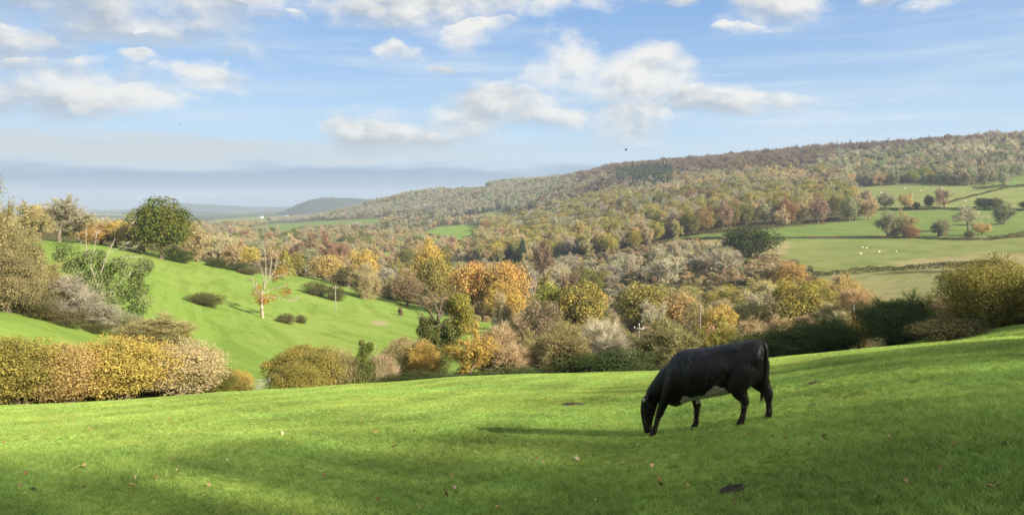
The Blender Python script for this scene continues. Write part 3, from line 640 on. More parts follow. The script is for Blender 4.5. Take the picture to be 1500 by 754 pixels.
MID = [
 ('oak_tree', 692, 380, 262, 66, 'oak1', 'orange', 'orange oak, left one of the bright pair in the middle of the valley'),
 ('oak_tree', 740, 385, 256, 72, 'oak0', 'orange', 'orange oak, right and broader one of the bright pair in the middle of the valley'),
 ('oak_tree', 738, 412, 246, 60, 'oak2', 'gold', 'golden oak directly below the bright orange pair'),
 ('tall_tree', 628, 352, 320, 42, 'oak2', 'gold', 'tall golden orange tree standing above the grey trees left of the orange oaks'),
 ('tall_tree', 636, 372, 306, 52, 'oak1', 'olgold', 'olive gold tree below the tall golden orange one'),
 ('tall_tree', 650, 360, 330, 30, 'open0', 'olive', 'dark olive narrow tree right of the tall golden orange one'),
 ('oak_tree', 806, 412, 190, 56, 'oak1', 'ygreen', 'yellow green oak standing behind the brown hawthorns of the middle hedge'),
 ('oak_tree', 850, 413, 186, 84, 'oak2', 'olgold', 'olive gold oak with a sloping right side behind the middle hedge'),
 ('small_tree', 792, 440, 165, 62, 'open1', 'brown', 'brown olive tree left of and below the yellow green oak'),
 ('small_tree', 738, 430, 200, 40, 'half0', 'tan', 'tan thorn below the golden oak at the edge of the green slope'),
 ('bush', 733, 450, 215, 26, 'mound', 'greygreen', 'single grey green bush on the bright slope below the orange oaks'),
 ('oak_tree', 945, 415, 205, 78, 'oak0', 'olgold', 'broad ochre oak behind the pole with white insulators'),
 ('oak_tree', 1000, 428, 190, 62, 'oak2', 'paleg', 'straw coloured oak right of the broad ochre oak behind the cow'),
 ('oak_tree', 1098, 331, 470, 76, 'oak0', 'dark', 'solitary dark evergreen oak with a domed crown at the edge of the grey wood'),
 ('small_tree', 1132, 376, 340, 88, 'half1', 'tan', 'broad rusty tan tree below the dark evergreen oak'),
 ('small_tree', 1158, 384, 320, 48, 'open1', 'orange', 'faded orange tree right of the broad rusty tan tree'),
 ('small_tree', 1197, 406, 262, 34, 'oak1', 'orange', 'small bright orange tree at the edge of the rough pasture'),
 ('small_tree', 1166, 418, 235, 28, 'oak2', 'orange', 'orange tinged shrub left of the small bright orange tree'),
 ('bush', 1185, 388, 385, 13, 'mound', 'dark', 'small dark bush at the left end of the straight field hedge'),
 ('small_tree', 1203, 438, 165, 46, 'oak1', 'gold', 'bright yellow tree above the dark hedge right of the cow'),
 ('small_tree', 1172, 455, 150, 40, 'open1', 'gold', 'yellow leaved tree just left of the bright yellow one above the dark hedge'),
 ('small_tree', 1120, 428, 185, 72, 'open0', 'buffol', 'rounded pale olive tree above the first dark hedge bush'),
 ('small_tree', 1075, 418, 190, 60, 'open1', 'olgold', 'olive gold tree above the rump of the cow'),
 ('small_tree', 1055, 446, 140, 54, 'oak2', 'gold', 'golden shrub glowing above the back of the cow'),
 ('small_tree', 1100, 462, 110, 58, 'twig2', 'tan', 'tan twiggy thorn between the cow and the dark right hedge'),
 ('bush', 1255, 418, 120, 64, 'twig1', 'tan', 'pale brown bare thicket above the gap in the right hedge'),
 ('bush', 1215, 446, 120, 60, 'twig0', 'tan', 'tan thicket behind the second dark hedge bush'),
 ('small_tree', 790, 356, 400, 44, 'bare1', 'redb', 'reddish brown bare tree in the valley above the orange oaks'),
 ('small_tree', 830, 400, 300, 46, 'half0', 'redb', 'dark reddish tree behind the yellow green oak'),
 ('small_tree', 770, 390, 290, 50, 'bare2', 'grey', 'silvery bare tree right of the orange oak pair'),
 ('beech_tree', 452, 347, 430, 62, 'half1', 'redb', 'copper red beech, left one of the pair in the valley behind the dead tree'),
 ('beech_tree', 488, 345, 420, 52, 'half1', 'redb', 'copper red beech, right one of the pair in the valley behind the dead tree'),
 ('small_tree', 448, 360, 390, 44, 'open0', 'greygreen', 'grey green tree in front of the copper beeches'),
 ('small_tree', 418, 362, 345, 32, 'conifer', 'olgold', 'pointed yellow olive tree right of the dead tree top'),
 ('small_tree', 480, 371, 350, 48, 'oak1', 'paleg', 'ochre round tree in front of the right copper beech'),
 ('small_tree', 534, 366, 370, 40, 'oak2', 'gold', 'gold and green tree behind the small brown field edge thorn'),
 ('small_tree', 358, 358, 370, 44, 'oak1', 'gold', 'golden tree in the valley left of the dead tree top'),
 ('small_tree', 318, 346, 470, 30, 'oak2', 'orange', 'orange tree behind the pale bare trees right of the big green tree'),
 ('small_tree', 510, 392, 330, 52, 'open1', 'bramble', 'dark ivy covered tree behind the white topped field pole'),
]
for k, px, yt, D, w, pr, ti, la in MID:
    tree(k, px, yt, D, w, pr, ti, la, 'shrub' if k == 'bush' else 'tree', 'distinct trees in the valley', sink=.2)
FIELD = [  # px, top, base, width, proto, tint, label
 (1303, 308, 348, 44, 'twig2', 'greygreen', 'grey ivy covered tree in the right pasture beside the rusty bush'),
 (1322, 310, 347, 34, 'half1', 'buffol', 'buff thinning tree right behind the grey ivy covered pasture tree'),
 (1331, 329, 348, 27, 'mound', 'rust', 'round rusty bush at the hedge in the right pasture'),
 (1374, 319, 346, 28, 'twig2', 'greygreen', 'small grey green tree alone mid pasture right of the rusty bush'),
 (1416, 305, 337, 38, 'bare1', 'pale', 'pale bare tree standing alone in the right pasture'),
 (1466, 296, 328, 32, 'twig2', 'greygreen', 'grey olive tree on the right pasture slope'),
 (1436, 326, 344, 22, 'oak1', 'paleg', 'small pale yellow tree at the field corner below the bare one'),
 (1418, 336, 348, 13, 'mound', 'bramble', 'small brown bush left of the pale yellow tree'),
 (1294, 283, 306, 23, 'oak2', 'greygreen', 'round olive tree on the upper field hedge, leftmost'),
 (1322, 283, 306, 16, 'open0', 'paleg', 'pale straw tree on the upper field hedge'),
 (1330, 279, 305, 11, 'conifer', 'paleg', 'pointed tan tree behind the straw tree on the upper field hedge'),
 (1340, 295, 306, 13, 'twig2', 'greygreen', 'small grey bush on the upper field hedge'),
 (1357, 286, 306, 13, 'oak2', 'dark', 'dark ivy column tree on the upper field hedge'),
 (1380, 278, 306, 25, 'bare0', 'pink', 'pinkish bare tree on the upper field hedge'),
 (1438, 289, 307, 22, 'oak1', 'dark', 'dark green tree on the upper field hedge, left of a pair'),
 (1455, 290, 307, 18, 'oak2', 'bramble', 'brown green tree on the upper field hedge, right of a pair'),
 (1500, 294, 308, 17, 'oak1', 'dark', 'dark tree at the right edge of the photo on the upper field hedge'),
]
for px, yt, yb, w, pr, ti, la in FIELD:
    tree('field_tree', px, yt, D_of(px, yb, 400, 1100), w, pr, ti, la, 'tree', 'trees standing in the right pastures')

# ------------------------------------------------------------------ woods of the valley, tree by tree
taken = [(o.location.x, o.location.y) for o in C.objects if o.parent is None and 'category' in o]
LOOK = dict(bare0='leafless', bare1='leafless', bare2='leafless', half0='thinning', half1='half bare', open0='open', open1='open', oak0='leafy', oak1='leafy', oak2='leafy', twig0='twiggy', twig1='twiggy', twig2='twiggy', conifer='pointed')
HUE = dict(pale='pale', grey='grey', buffol='buff', greygreen='grey green', olive='olive', olgold='olive gold', redb='reddish brown', tan='tan', rust='russet', conif='dark green', orange='orange', brown='brown', paleg='straw coloured', ygreen='yellow green')
def wood(n, px0, px1, D0f, D1f, hlo, hhi, wk, mix_, place, group, sp=.55):
    """trees between two distances that may vary across the picture; mix_ = [(prototype, tint, weight)]"""
    wts = np.array([m_[2] for m_ in mix_], float); wts /= wts.sum(); made = 0; tries = 0; lab_i = {}
    while made < n and tries < n * 40:
        tries += 1
        px = rng.uniform(px0, px1); t = (px - px0) / (px1 - px0)
        a = D0f[0] * (1 - t) + D0f[1] * t; b = D1f[0] * (1 - t) + D1f[1] * t
        D = math.sqrt(rng.uniform(a * a, b * b)); p = at(px, D); h = rng.uniform(hlo, hhi); w = h * rng.uniform(*wk)
        lim = w * sp
        if any((p.x - x) ** 2 + (p.y - y) ** 2 < lim * lim for x, y in taken): continue
        taken.append((p.x, p.y)); pr, ti, _ = mix_[rng.choice(len(mix_), p=wts)]
        f = (D - a) / (b - a)
        label = '%s %s %s tree, %s %s of the %s' % ('tall' if h > (hlo + hhi) / 2 else 'low', HUE[ti], LOOK[pr], ('front', 'middle', 'back')[min(2, int(f * 3))], ('left', 'left-centre', 'centre', 'right-centre', 'right')[min(4, int(t * 5))], place)
        plant('woodland_tree', p, h, w, pr, ti, label, 'tree', group, sink=.3); made += 1
wood(62, 790, 1075, (335, 400), (520, 500), 10, 14, (.85, 1.25), [('bare0', 'pale', 3), ('bare1', 'pale', 3), ('bare2', 'grey', 3), ('half0', 'buffol', 2), ('half1', 'greygreen', 2), ('open0', 'olive', .6)],
     'grey valley wood', 'grey wood in the middle of the valley')
wood(34, 985, 1270, (650, 720), (700, 800), 17, 24, (.65, .9), [('oak0', 'olive', 2), ('oak1', 'olgold', 2), ('oak2', 'redb', 2), ('open0', 'greygreen', 2), ('half1', 'tan', 2), ('oak1', 'rust', 1)],
     'tree belt above the pasture', 'belt of tall trees above the pasture')
wood(40, 700, 1000, (560, 600), (980, 800), 15, 22, (.65, .95), [('oak0', 'olgold', 2), ('open0', 'tan', 3), ('half0', 'buffol', 3), ('half1', 'tan', 3), ('oak2', 'olive', 2), ('bare2', 'grey', 1), ('conifer', 'conif', .4), ('oak1', 'orange', .4)],
     'ochre wood behind the grey one', 'ochre wood behind the grey valley wood')
wood(40, 545, 800, (262, 300), (520, 520), 8, 13, (.8, 1.15), [('bare0', 'grey', 3), ('bare1', 'pale', 3), ('half0', 'buffol', 3), ('half1', 'olgold', 2), ('open1', 'brown', 1), ('twig0', 'tan', 2), ('open0', 'greygreen', 2)],
     'trees left of the orange oaks', 'mixed trees left of the orange oaks')
wood(36, 265, 560, (345, 385), (640, 620), 9, 14, (.8, 1.15), [('bare1', 'grey', 3), ('half0', 'tan', 3), ('half1', 'buffol', 3), ('oak1', 'olgold', 2), ('open0', 'greygreen', 2), ('oak2', 'paleg', 1.5), ('twig1', 'tan', 1)],
     'woods behind the dead tree', 'wooded valley behind the dead tree')
wood(30, 900, 1260, (150, 135), (320, 240), 6.5, 10, (.85, 1.2), [('open0', 'buffol', 3), ('open1', 'olgold', 3), ('half1', 'paleg', 2), ('twig1', 'tan', 2), ('half0', 'pale', 2), ('oak2', 'ygreen', 1)],
     'thicket behind the cow', 'thicket between the cow and the rough pasture')
wood(16, 775, 900, (130, 120), (240, 230), 5, 8, (.9, 1.3), [('twig0', 'tan', 3), ('half0', 'buffol', 2), ('open1', 'olgold', 2), ('twig2', 'greygreen', 2)],
     'thorns behind the middle hedge', 'thorns behind the middle hedge')

# ------------------------------------------------------------------ woods far off, one mass each
def far_wood(name, kinds, pts, label=None):
    """pts: list of (x, y, z, h, w, kind index, tint, tint2); the crowns are those of the trees above"""
    P = np.array([p[:3] for p in pts], np.float32); me = bpy.data.meshes.new(name); me.vertices.add(len(P)); me.vertices.foreach_set('co', P.ravel())
    def fa(an, arr, ty):
        at_ = me.attributes.new(an, ty, 'POINT'); at_.data.foreach_set('vector' if ty == 'FLOAT_VECTOR' else 'value', np.asarray(arr, np.int32 if ty == 'INT' else np.float32).ravel())
    n = len(pts)
    fa('size', [(p[4], p[4], p[3]) for p in pts], 'FLOAT_VECTOR'); fa('turn', np.stack([np.zeros(n), np.zeros(n), rng.random(n) * 6.28], 1), 'FLOAT_VECTOR')
    fa('pick', [p[5] for p in pts], 'INT'); fa('tint', [p[6] for p in pts], 'FLOAT_VECTOR'); fa('tint2', [p[7] for p in pts], 'FLOAT_VECTOR')
    o = link(name, me); scatter(o, kinds); return tag(o, kind='stuff')
def scatter(o, sources):
    g = bpy.data.node_groups.new('scatter', 'GeometryNodeTree'); N = NT(g)
    g.interface.new_socket('Geometry', in_out='INPUT', socket_type='NodeSocketGeometry'); g.interface.new_socket('Geometry', in_out='OUTPUT', socket_type='NodeSocketGeometry')
    gi, go = N.n('NodeGroupInput'), N.n('NodeGroupOutput'); jn = N.n('GeometryNodeJoinGeometry')
    def named(an, ty):
        a = N.n('GeometryNodeInputNamedAttribute', data_type=ty); a.inputs['Name'].default_value = an; return [s for s in a.outputs if s.enabled and s.name == 'Attribute'][0]
    pick, size, turn = named('pick', 'INT'), named('size', 'FLOAT_VECTOR'), named('turn', 'FLOAT_VECTOR')
    for k, src in enumerate(sources):
        oi = N.n('GeometryNodeObjectInfo'); oi.transform_space = 'ORIGINAL'; oi.inputs['Object'].default_value = src; oi.inputs['As Instance'].default_value = True
        cmp_ = N.n('FunctionNodeCompare', data_type='INT', operation='EQUAL')
        ia_ = [s for s in cmp_.inputs if s.enabled]; N.put(ia_[0], pick); ia_[1].default_value = k
        ip = N.n('GeometryNodeInstanceOnPoints'); N.put(ip.inputs['Points'], gi.outputs[0]); N.put(ip.inputs['Selection'], cmp_.outputs[0])
        N.put(ip.inputs['Instance'], oi.outputs['Geometry']); N.put(ip.inputs['Rotation'], turn); N.put(ip.inputs['Scale'], size)
        N.put(jn.inputs[0], ip.outputs[0])
    N.put(go.inputs[0], jn.outputs[0])
    md = o.modifiers.new('scatter', 'NODES'); md.node_group = g
FAR_PR = ['oak0', 'oak1', 'oak2', 'open0', 'half0', 'half1', 'bare1', 'bare2', 'conifer', 'twig1', 'mound']
crown_of = {}
for o in C.objects:
    if o.name.startswith('crown'):
        for k in FAR_PR:
            if o.data == PR[k][0] and k not in crown_of: crown_of[k] = o
FAR_PR = [k for k in FAR_PR if k in crown_of]; FAR_OB = [crown_of[k] for k in FAR_PR]
def vnoise(x, y, s, seed):
    r_ = np.random.default_rng(seed); v = 0
    for i in range(5):
        th = r_.random() * 6.28; f = (1.0 + i * .6) / s; v = v + np.sin((x * math.cos(th) + y * math.sin(th)) * f + r_.random() * 6) / (1 + i * .4)
    return v
def far_points(poly, D0, D1, spacing, hlo, hhi, mix_, skip=None, wk=(.8, 1.15), patch=95, dens=1.0):
    xs = [p[0] for p in poly]; a0, a1 = float(az_of(min(xs))), float(az_of(max(xs)))
    area = (a1 - a0) * .5 * (D1 ** 2 - D0 ** 2); n = int(area / spacing ** 2 * dens)
    a = rng.uniform(a0, a1, n); r = np.sqrt(rng.uniform(D0 ** 2, D1 ** 2, n)); X, Y = np.sin(a) * r, np.cos(a) * r; Z = gz(X, Y)
    px, py = to_px(X, Y, Z); ok = inpoly(px, py, poly)
    for s in (skip or []): ok &= ~(inpoly(px, py, s[0]) & (r > s[1]) & (r < s[2]))
    X, Y, Z = X[ok], Y[ok], Z[ok]; out = []
    w = np.array([m_[2] for m_ in mix_], float); cw = np.cumsum(w) / w.sum()
    f = vnoise(X, Y, patch, int(spacing * 7 + D0)) / 3.2; sel = np.clip(.5 + .55 * f + rng.normal(size=len(X)) * .11, 0, .999)
    for i in range(len(X)):
        pr, ti, _ = mix_[int(np.searchsorted(cw, sel[i]))]; h = rng.uniform(hlo, hhi) * (1.25 if rng.random() < .08 else 1); t1, t2 = TINT[ti]
        out.append((X[i], Y[i], Z[i] - .3, h, h * rng.uniform(*wk), FAR_PR.index(pr), jit(t1, .17), jit(t2, .17)))
    return out
SKIP = [(f[0], f[2], f[3]) for f in FIELDS]
ridge_mix = [('half1', 'russet', .8), ('oak1', 'rust', .3), ('bare1', 'grey', 2), ('open0', 'faded', 1), ('bare1', 'pale', 2), ('half0', 'greygreen', 2), ('open0', 'greygreen', 1), ('half1', 'tan', .8), ('oak2', 'olgold', .4)]
far_wood('ridge_woodland', FAR_OB,
    far_points([(1225, 150), (1900, 140), (1900, 196), (1500, 214), (1225, 232)], 1200, 2050, 13.5, 13, 19, [('half1', 'russet', 3), ('bare2', 'russet', 1.5), ('bare1', 'grey', 1), ('oak1', 'rust', .5), ('half0', 'greygreen', .8)], SKIP, (.85, 1.2)) +
    far_points([(1225, 262), (1260, 277), (1450, 275), (1900, 262), (1900, 196), (1500, 214), (1225, 232), (1180, 262)], 1000, 2050, 14, 13, 20, ridge_mix, SKIP, (.85, 1.15)) +
    far_points([(800, 215), (1000, 200), (1225, 160), (1225, 228), (1000, 252), (820, 272)], 900, 2400, 13.5, 13, 19, [('half1', 'russet', 3), ('bare2', 'brown', 2), ('bare2', 'russet', 2), ('bare1', 'brown', 1), ('half0', 'greygreen', .4), ('oak1', 'rust', .4)], SKIP, (.85, 1.2)) +
    far_points([(820, 272), (1000, 252), (1225, 228), (1225, 262), (1200, 285), (1000, 292), (820, 296)], 900, 2300, 14, 13, 19, [('half1', 'russet', 2.2), ('bare1', 'brown', 2), ('bare2', 'russet', 1.2), ('bare1', 'grey', 1.5), ('half0', 'greygreen', 1.2), ('half1', 'tan', 1), ('open0', 'faded', 1), ('oak2', 'olgold', .8)], SKIP, (.8, 1.2)) +
    far_points([(905, 268), (900, 256), (960, 250), (985, 256), (985, 280), (930, 282)], 1300, 2100, 8, 16, 24, [('conifer', 'conif', 1)], SKIP, (.4, .55)))
far_wood('distant_hill_woodland', FAR_OB,
    far_points([(520, 308), (560, 280), (640, 255), (760, 240), (850, 215), (850, 300), (760, 312), (540, 316)], 1500, 3300, 13, 12, 18, [('bare1', 'grey', 3), ('half0', 'greygreen', 3), ('half1', 'grey', 2), ('bare2', 'brown', 2), ('oak1', 'olive', .7)], SKIP, dens=.9) +
    far_points([(380, 318), (540, 304), (760, 300), (760, 330), (560, 318), (400, 326)], 1800, 3600, 15, 10, 16, [('half0', 'greygreen', 2), ('bare1', 'grey', 2), ('oak1', 'olive', 1), ('half1', 'tan', 1)], SKIP, dens=.6))
far_wood('valley_woodland', FAR_OB,
    far_points([(230, 330), (370, 322), (760, 318), (800, 345), (800, 372), (560, 392), (260, 384)], 640, 2400, 13, 8, 14, [('bare1', 'grey', 2.5), ('half0', 'buffol', 2), ('half1', 'tan', 2), ('oak1', 'olive', 1), ('open0', 'greygreen', 2), ('oak2', 'rust', .4), ('mound', 'bramble', 1)], SKIP, dens=.62) +
    far_points([(700, 330), (760, 296), (1000, 262), (1240, 258), (1262, 300), (1120, 322), (985, 350), (900, 372), (800, 380), (700, 385)], 560, 1500, 12.5, 13, 19, [('half0', 'tan', 2), ('half1', 'buffol', 2), ('oak1', 'olgold', 1.5), ('bare1', 'grey', 1), ('open0', 'olive', 1), ('oak2', 'rust', .8)], SKIP) +
    far_points([(-400, 318), (230, 318), (260, 345), (-400, 336)], 420, 2600, 16, 8, 14, [('half0', 'buffol', 2), ('half1', 'tan', 2), ('bare1', 'grey', 2), ('oak1', 'olive', 1)], SKIP, dens=.5))
# scrub that covers the ground among the valley trees
far_wood('undergrowth', FAR_OB,
    far_points([(690, 470), (560, 436), (430, 398), (250, 372), (560, 375), (800, 340), (1000, 350), (1195, 398), (1200, 450), (1290, 470), (1290, 520), (760, 560), (740, 480)], 110, 620, 4.6, 1.6, 4.2, [('twig1', 'grey', 2), ('mound', 'bramble', 2), ('half0', 'tan', 1), ('twig1', 'tan', 2), ('mound', 'olive', 1.5)], [(FIELDS[0][0], 480, 900)] + SKIP[1:4] + SKIP[5:6], (1.1, 1.8), 25, .8))

# ------------------------------------------------------------------ field hedges
def hedge(path, h, w, tint, label, n_per_m=60, leaf=.27, lo=100, hi=1200):
    """path of pixel points on the ground; a clipped or ragged line of growth"""
    P = []
    for px, py in path:
        D = D_of(px, py, lo, hi); P.append(at(px, D))
    mb = MB()
    for a, b in zip(P[:-1], P[1:]):
        L = (b - a).length; n = int(L * n_per_m); t = rng.random(n); q = np.array(a)[None] * (1 - t[:, None]) + np.array(b)[None] * t[:, None]
        q[:, 2] = gz(q[:, 0], q[:, 1]); s = (b - a).normalized(); sx = np.array((-s.y, s.x, 0))
        hh = h * (.85 + .2 * np.sin(q[:, 0] * .21) + .12 * np.sin(q[:, 0] * .9 + q[:, 1])); v = rng.random(n) ** .7
        off = rng.normal(size=n) * w * .36 * (1.1 - .5 * v); q = q + sx * off[:, None]; q[:, 2] += hh * v
        N = sx * np.sign(off)[:, None] * .7 + [0, 0, .5] + rng.normal(size=(n, 3)) * .5
        mb.cards(q, N, leaf * rng.uniform(.6, 1.4, n), np.clip(.5 + .5 * np.sin(q[:, 0] * .5) * rng.random(n), 0, 1))
    o = link('field_hedge', mb.mesh('field_hedge', M_LEAF)); o['tint'] = list(TINT[tint][0]); o['tint2'] = list(TINT[tint][1])
    return tag(o, label, 'hedge', 'hedges between the far fields')
hedge([(1188, 405), (1260, 400), (1330, 395), (1400, 391), (1470, 388)], 2.6, 2.2, 'bramble', 'straight dark hedge between the rough pasture and the field above it')
hedge([(1000, 351), (1080, 352), (1150, 350)], 1.8, 1.8, 'bramble', 'low hedge along the foot of the long green pasture left of the evergreen oak', lo=400)
hedge([(1150, 349), (1260, 349), (1340, 349), (1420, 352), (1500, 347), (1560, 345)], 1.5, 1.6, 'brown', 'thin brown hedge running behind the rusty bush across the right pastures', lo=400)
hedge([(1262, 309), (1330, 307), (1420, 307), (1500, 309), (1560, 309)], 2.8, 2.2, 'dark', 'dark hedge line below the row of trees on the upper field', lo=600)
hedge([(1378, 300), (1400, 293), (1440, 283), (1472, 275)], 2.0, 1.8, 'bramble', 'slanting hedge climbing between the two upper fields', lo=700)
hedge([(1000, 347), (1080, 338), (1180, 327), (1262, 316)], 2.2, 2, 'bramble', 'hedge under the belt of tall trees at the top of the long pasture', lo=500)
hedge([(1446, 352), (1480, 348), (1540, 344)], 3.0, 2.2, 'bramble', 'short thick hedge at the right edge below the pasture slope', lo=400)
hedge([(1420, 278), (1470, 275), (1540, 272)], 4.0, 3, 'dark', 'dark hedge at the top right corner of the upper field', lo=700)
hedge([(430, 403), (490, 405), (545, 412)], 1.6, 1.6, 'bramble', 'low dark hedge behind the narrow strip field in the valley', lo=230, hi=420)
hedge([(360, 342), (440, 341), (500, 344)], 3.5, 3, 'bramble', 'dark hedge below the far green valley fields', lo=900, hi=2200)

# ------------------------------------------------------------------ three trees with shapes of their own
def clump_cards(mb, C_, R_, n, leaf):
    d = rng.normal(size=(n, 3)); d /= np.linalg.norm(d, axis=1)[:, None]
    P = np.array(C_) + d * R_ * (1.08 - .6 * rng.random(n) ** 2)[:, None] + rng.normal(size=(n, 3)) * R_ * .12
    mb.cards(P, d * .7 + rng.normal(size=(n, 3)) * .5 + [0, 0, .25], leaf * rng.uniform(.6, 1.4, n), np.clip(rng.random() * .6 + rng.random(n) * .4, 0, 1))
def twigs_from(mb, pts, n, L, w, up=.4, spread=.8):
    pts = np.array(pts); k = rng.integers(0, len(pts) - 1, n); t = rng.random(n)[:, None]
    p = pts[k] * (1 - t) + pts[k + 1] * t; d = (pts[k + 1] - pts[k]); d = d / (np.linalg.norm(d, axis=1)[:, None] + 1e-6) + rng.normal(size=(n, 3)) * spread + [0, 0, up]
    d /= np.linalg.norm(d, axis=1)[:, None]; mb.spikes(p, p + d * (L * rng.uniform(.4, 1.1, n))[:, None], w, rng.random(n))
def poly3(pts, sc, x0, z0, dep=.5):
    out = []; y = 0
    for i, (x, z) in enumerate(pts):
        out.append(np.array(((x - x0) * sc, y, (z0 - z) * sc))); y += rng.normal() * dep
    return out
def hero(name, px, D, label, group, y0=None):
    p = at(px, D); r = link(name, None, None, (p.x, p.y, p.z - .1 if y0 is None else CAM_Z + float(tan_of(px, y0)) * D)); r.rotation_euler = (0, 0, -float(az_of(px))); return tag(r, label, 'tree', group)
# the dead tree on the left field
Dd = D_of(383, 465, 100, 320); r = hero('dead_tree', 383, Dd, 'stag headed dead tree with bleached limbs and a few orange leaves on the green field', None)
sc = Dd / F_PX / 4.71; tb = MB(); lf = MB(); bt = MB()
limbs = [([(215, 600), (212, 540), (215, 490), (213, 440)], .95, .62), ([(213, 445), (190, 420), (165, 392), (160, 320)], .32, .10), ([(160, 350), (130, 345)], .1, .05),
 ([(213, 445), (228, 400), (228, 330), (215, 270)], .42, .10), ([(228, 400), (243, 330), (243, 250), (240, 150)], .36, .08), ([(228, 410), (262, 340), (275, 260), (282, 190), (297, 140)], .34, .07),
 ([(255, 350), (300, 290), (312, 220), (324, 175)], .26, .06), ([(262, 350), (310, 325), (350, 315), (385, 300)], .24, .07), ([(300, 260), (330, 235), (360, 228)], .14, .05),
 ([(214, 462), (270, 462), (330, 472), (385, 492), (430, 494), (462, 465)], .30, .06), ([(385, 490), (440, 480)], .12, .04), ([(218, 440), (280, 412), (340, 398), (400, 388), (445, 384)], .26, .05),
 ([(195, 425), (178, 400), (182, 350)], .16, .05), ([(213, 450), (180, 440), (150, 425)], .18, .05)]
for pts, a, b in limbs:
    P = poly3(pts, sc, 215, 600, .45); limb_tube(tb, P, a * .44, b * .38, 7); twigs_from(tb if b < .2 else bt, P, 70 if b < .2 else 2, 1.5, .018, .25, .75)
for x, z, R_ in [(340, 285, 1.15), (355, 300, .9), (320, 300, .8), (365, 410, 1.0), (350, 440, .9), (385, 430, .6), (225, 465, 1.0), (250, 470, 1.0), (285, 468, .8), (190, 470, .8), (172, 432, .75), (205, 490, .8), (240, 495, .6), (300, 345, .6), (195, 400, .6), (215, 500, .55)]:
    q = poly3([(x, z)], sc, 215, 600)[0] + [0, rng.normal() * .6, 0]; clump_cards(lf, q, R_ * 1.15, 110, .16)
link('trunk', tb.mesh('trunk', M_PALEBARK, True), r)
o = link('crown', lf.mesh('crown', M_LEAF), r); o['tint'] = [.42, .21, .045]; o['tint2'] = [.28, .19, .05]
# the ivy clad dead tree in the slanting hedge
r = hero('ivy_clad_tree', 155, 112, 'half dead ivy wrapped tree with bare grey branch tips in the slanting left hedge', None, 485.6)
sc = 112 / F_PX / 4.19; tb = MB(); lf = MB()
limbs = [([(322, 800), (315, 520), (290, 400), (250, 250)], .55, .25), ([(250, 250), (232, 160), (230, 90), (236, 35)], .2, .04), ([(250, 250), (275, 120), (285, 60)], .14, .03), ([(232, 170), (200, 110), (188, 60)], .1, .03),
 ([(290, 300), (330, 190), (372, 100)], .2, .05), ([(330, 190), (420, 130), (440, 125)], .09, .03), ([(300, 230), (420, 200), (500, 205), (520, 240)], .16, .04), ([(290, 400), (200, 300), (110, 300)], .16, .04), ([(320, 420), (430, 300), (540, 230)], .22, .05), ([(250, 90), (310, 55)], .06, .02), ([(400, 160), (470, 150), (500, 130)], .05, .02)]
for pts, a, b in limbs:
    P = poly3(pts, sc, 320, 610, .4); limb_tube(tb, P, a * .30, b * .34, 6); twigs_from(tb, P, 60, .9, .012)
for x, z, R_ in [(270, 300, 46), (285, 350, 58), (300, 400, 60), (245, 255, 44), (225, 295, 46), (300, 250, 40), (340, 270, 44), (200, 330, 46), (180, 290, 36), (120, 150, 46), (150, 190, 56), (100, 190, 36), (180, 240, 52), (140, 250, 44), (240, 190, 44), (290, 190, 36), (380, 240, 46), (440, 250, 66), (500, 270, 58), (530, 250, 36), (470, 330, 62), (390, 330, 66), (310, 330, 58), (250, 330, 60), (220, 400, 62), (290, 420, 74), (370, 420, 72), (450, 410, 66), (500, 450, 50), (500, 390, 44), (300, 500, 80), (400, 500, 80), (230, 480, 60), (470, 500, 60), (320, 570, 70), (400, 570, 70), (250, 550, 60), (410, 130, 14), (470, 150, 14)]:
    q = poly3([(x, z)], sc, 320, 610)[0] + [0, rng.normal() * 1.2, 0]; clump_cards(lf, q, R_ * sc * rng.uniform(.62, 1.1), int(8.5 * R_), .12)
link('trunk', tb.mesh('trunk', M_GREYBARK, True), r)
o = link('ivy', lf.mesh('ivy', M_LEAF), r); o['tint'] = [.095, .13, .04]; o['tint2'] = [.21, .235, .10]
# the tall ivy clad tree in the middle hedge
r = hero('ivy_clad_tree', 640, 74, 'tall tree with ivied trunk, bare top and yellow green leaves on its right', None, 541.3)
sc = 74 / F_PX / 5.03; tb = MB(); lf = MB(); iv = MB(); tw = MB()
limbs = [([(297, 820), (292, 430), (298, 300), (305, 200)], .26, .13), ([(298, 300), (250, 200), (190, 130), (130, 90)], .11, .03), ([(305, 200), (280, 110), (240, 30)], .10, .025), ([(305, 210), (330, 110), (335, 10)], .10, .025), ([(305, 230), (370, 140), (420, 70)], .10, .03),
 ([(300, 300), (400, 230), (480, 180), (530, 160)], .10, .03), ([(296, 320), (230, 260), (180, 240)], .10, .03), ([(300, 260), (350, 180), (390, 60)], .07, .02), ([(290, 270), (240, 150), (180, 60)], .07, .02), ([(298, 360), (380, 320), (450, 290)], .09, .03)]
for pts, a, b in limbs:
    P = poly3(pts, sc, 295, 610, .22); limb_tube(tb, P, a, b, 6)
    if len(pts) > 2:
        for kk in range(7):
            i = rng.integers(1, len(P)); s0 = P[i]; e = s0 + np.array((rng.normal() * .55, rng.normal() * .6, rng.uniform(.1, .9))); limb_tube(tb, [s0, (s0 + e) / 2 + rng.normal(size=3) * .06, e], .03, .008, 4); twigs_from(tw, [s0, (s0 + e) / 2, e], 70, .55, .006, .35, .8)
        twigs_from(tw, P[1:], 60, .6, .006)
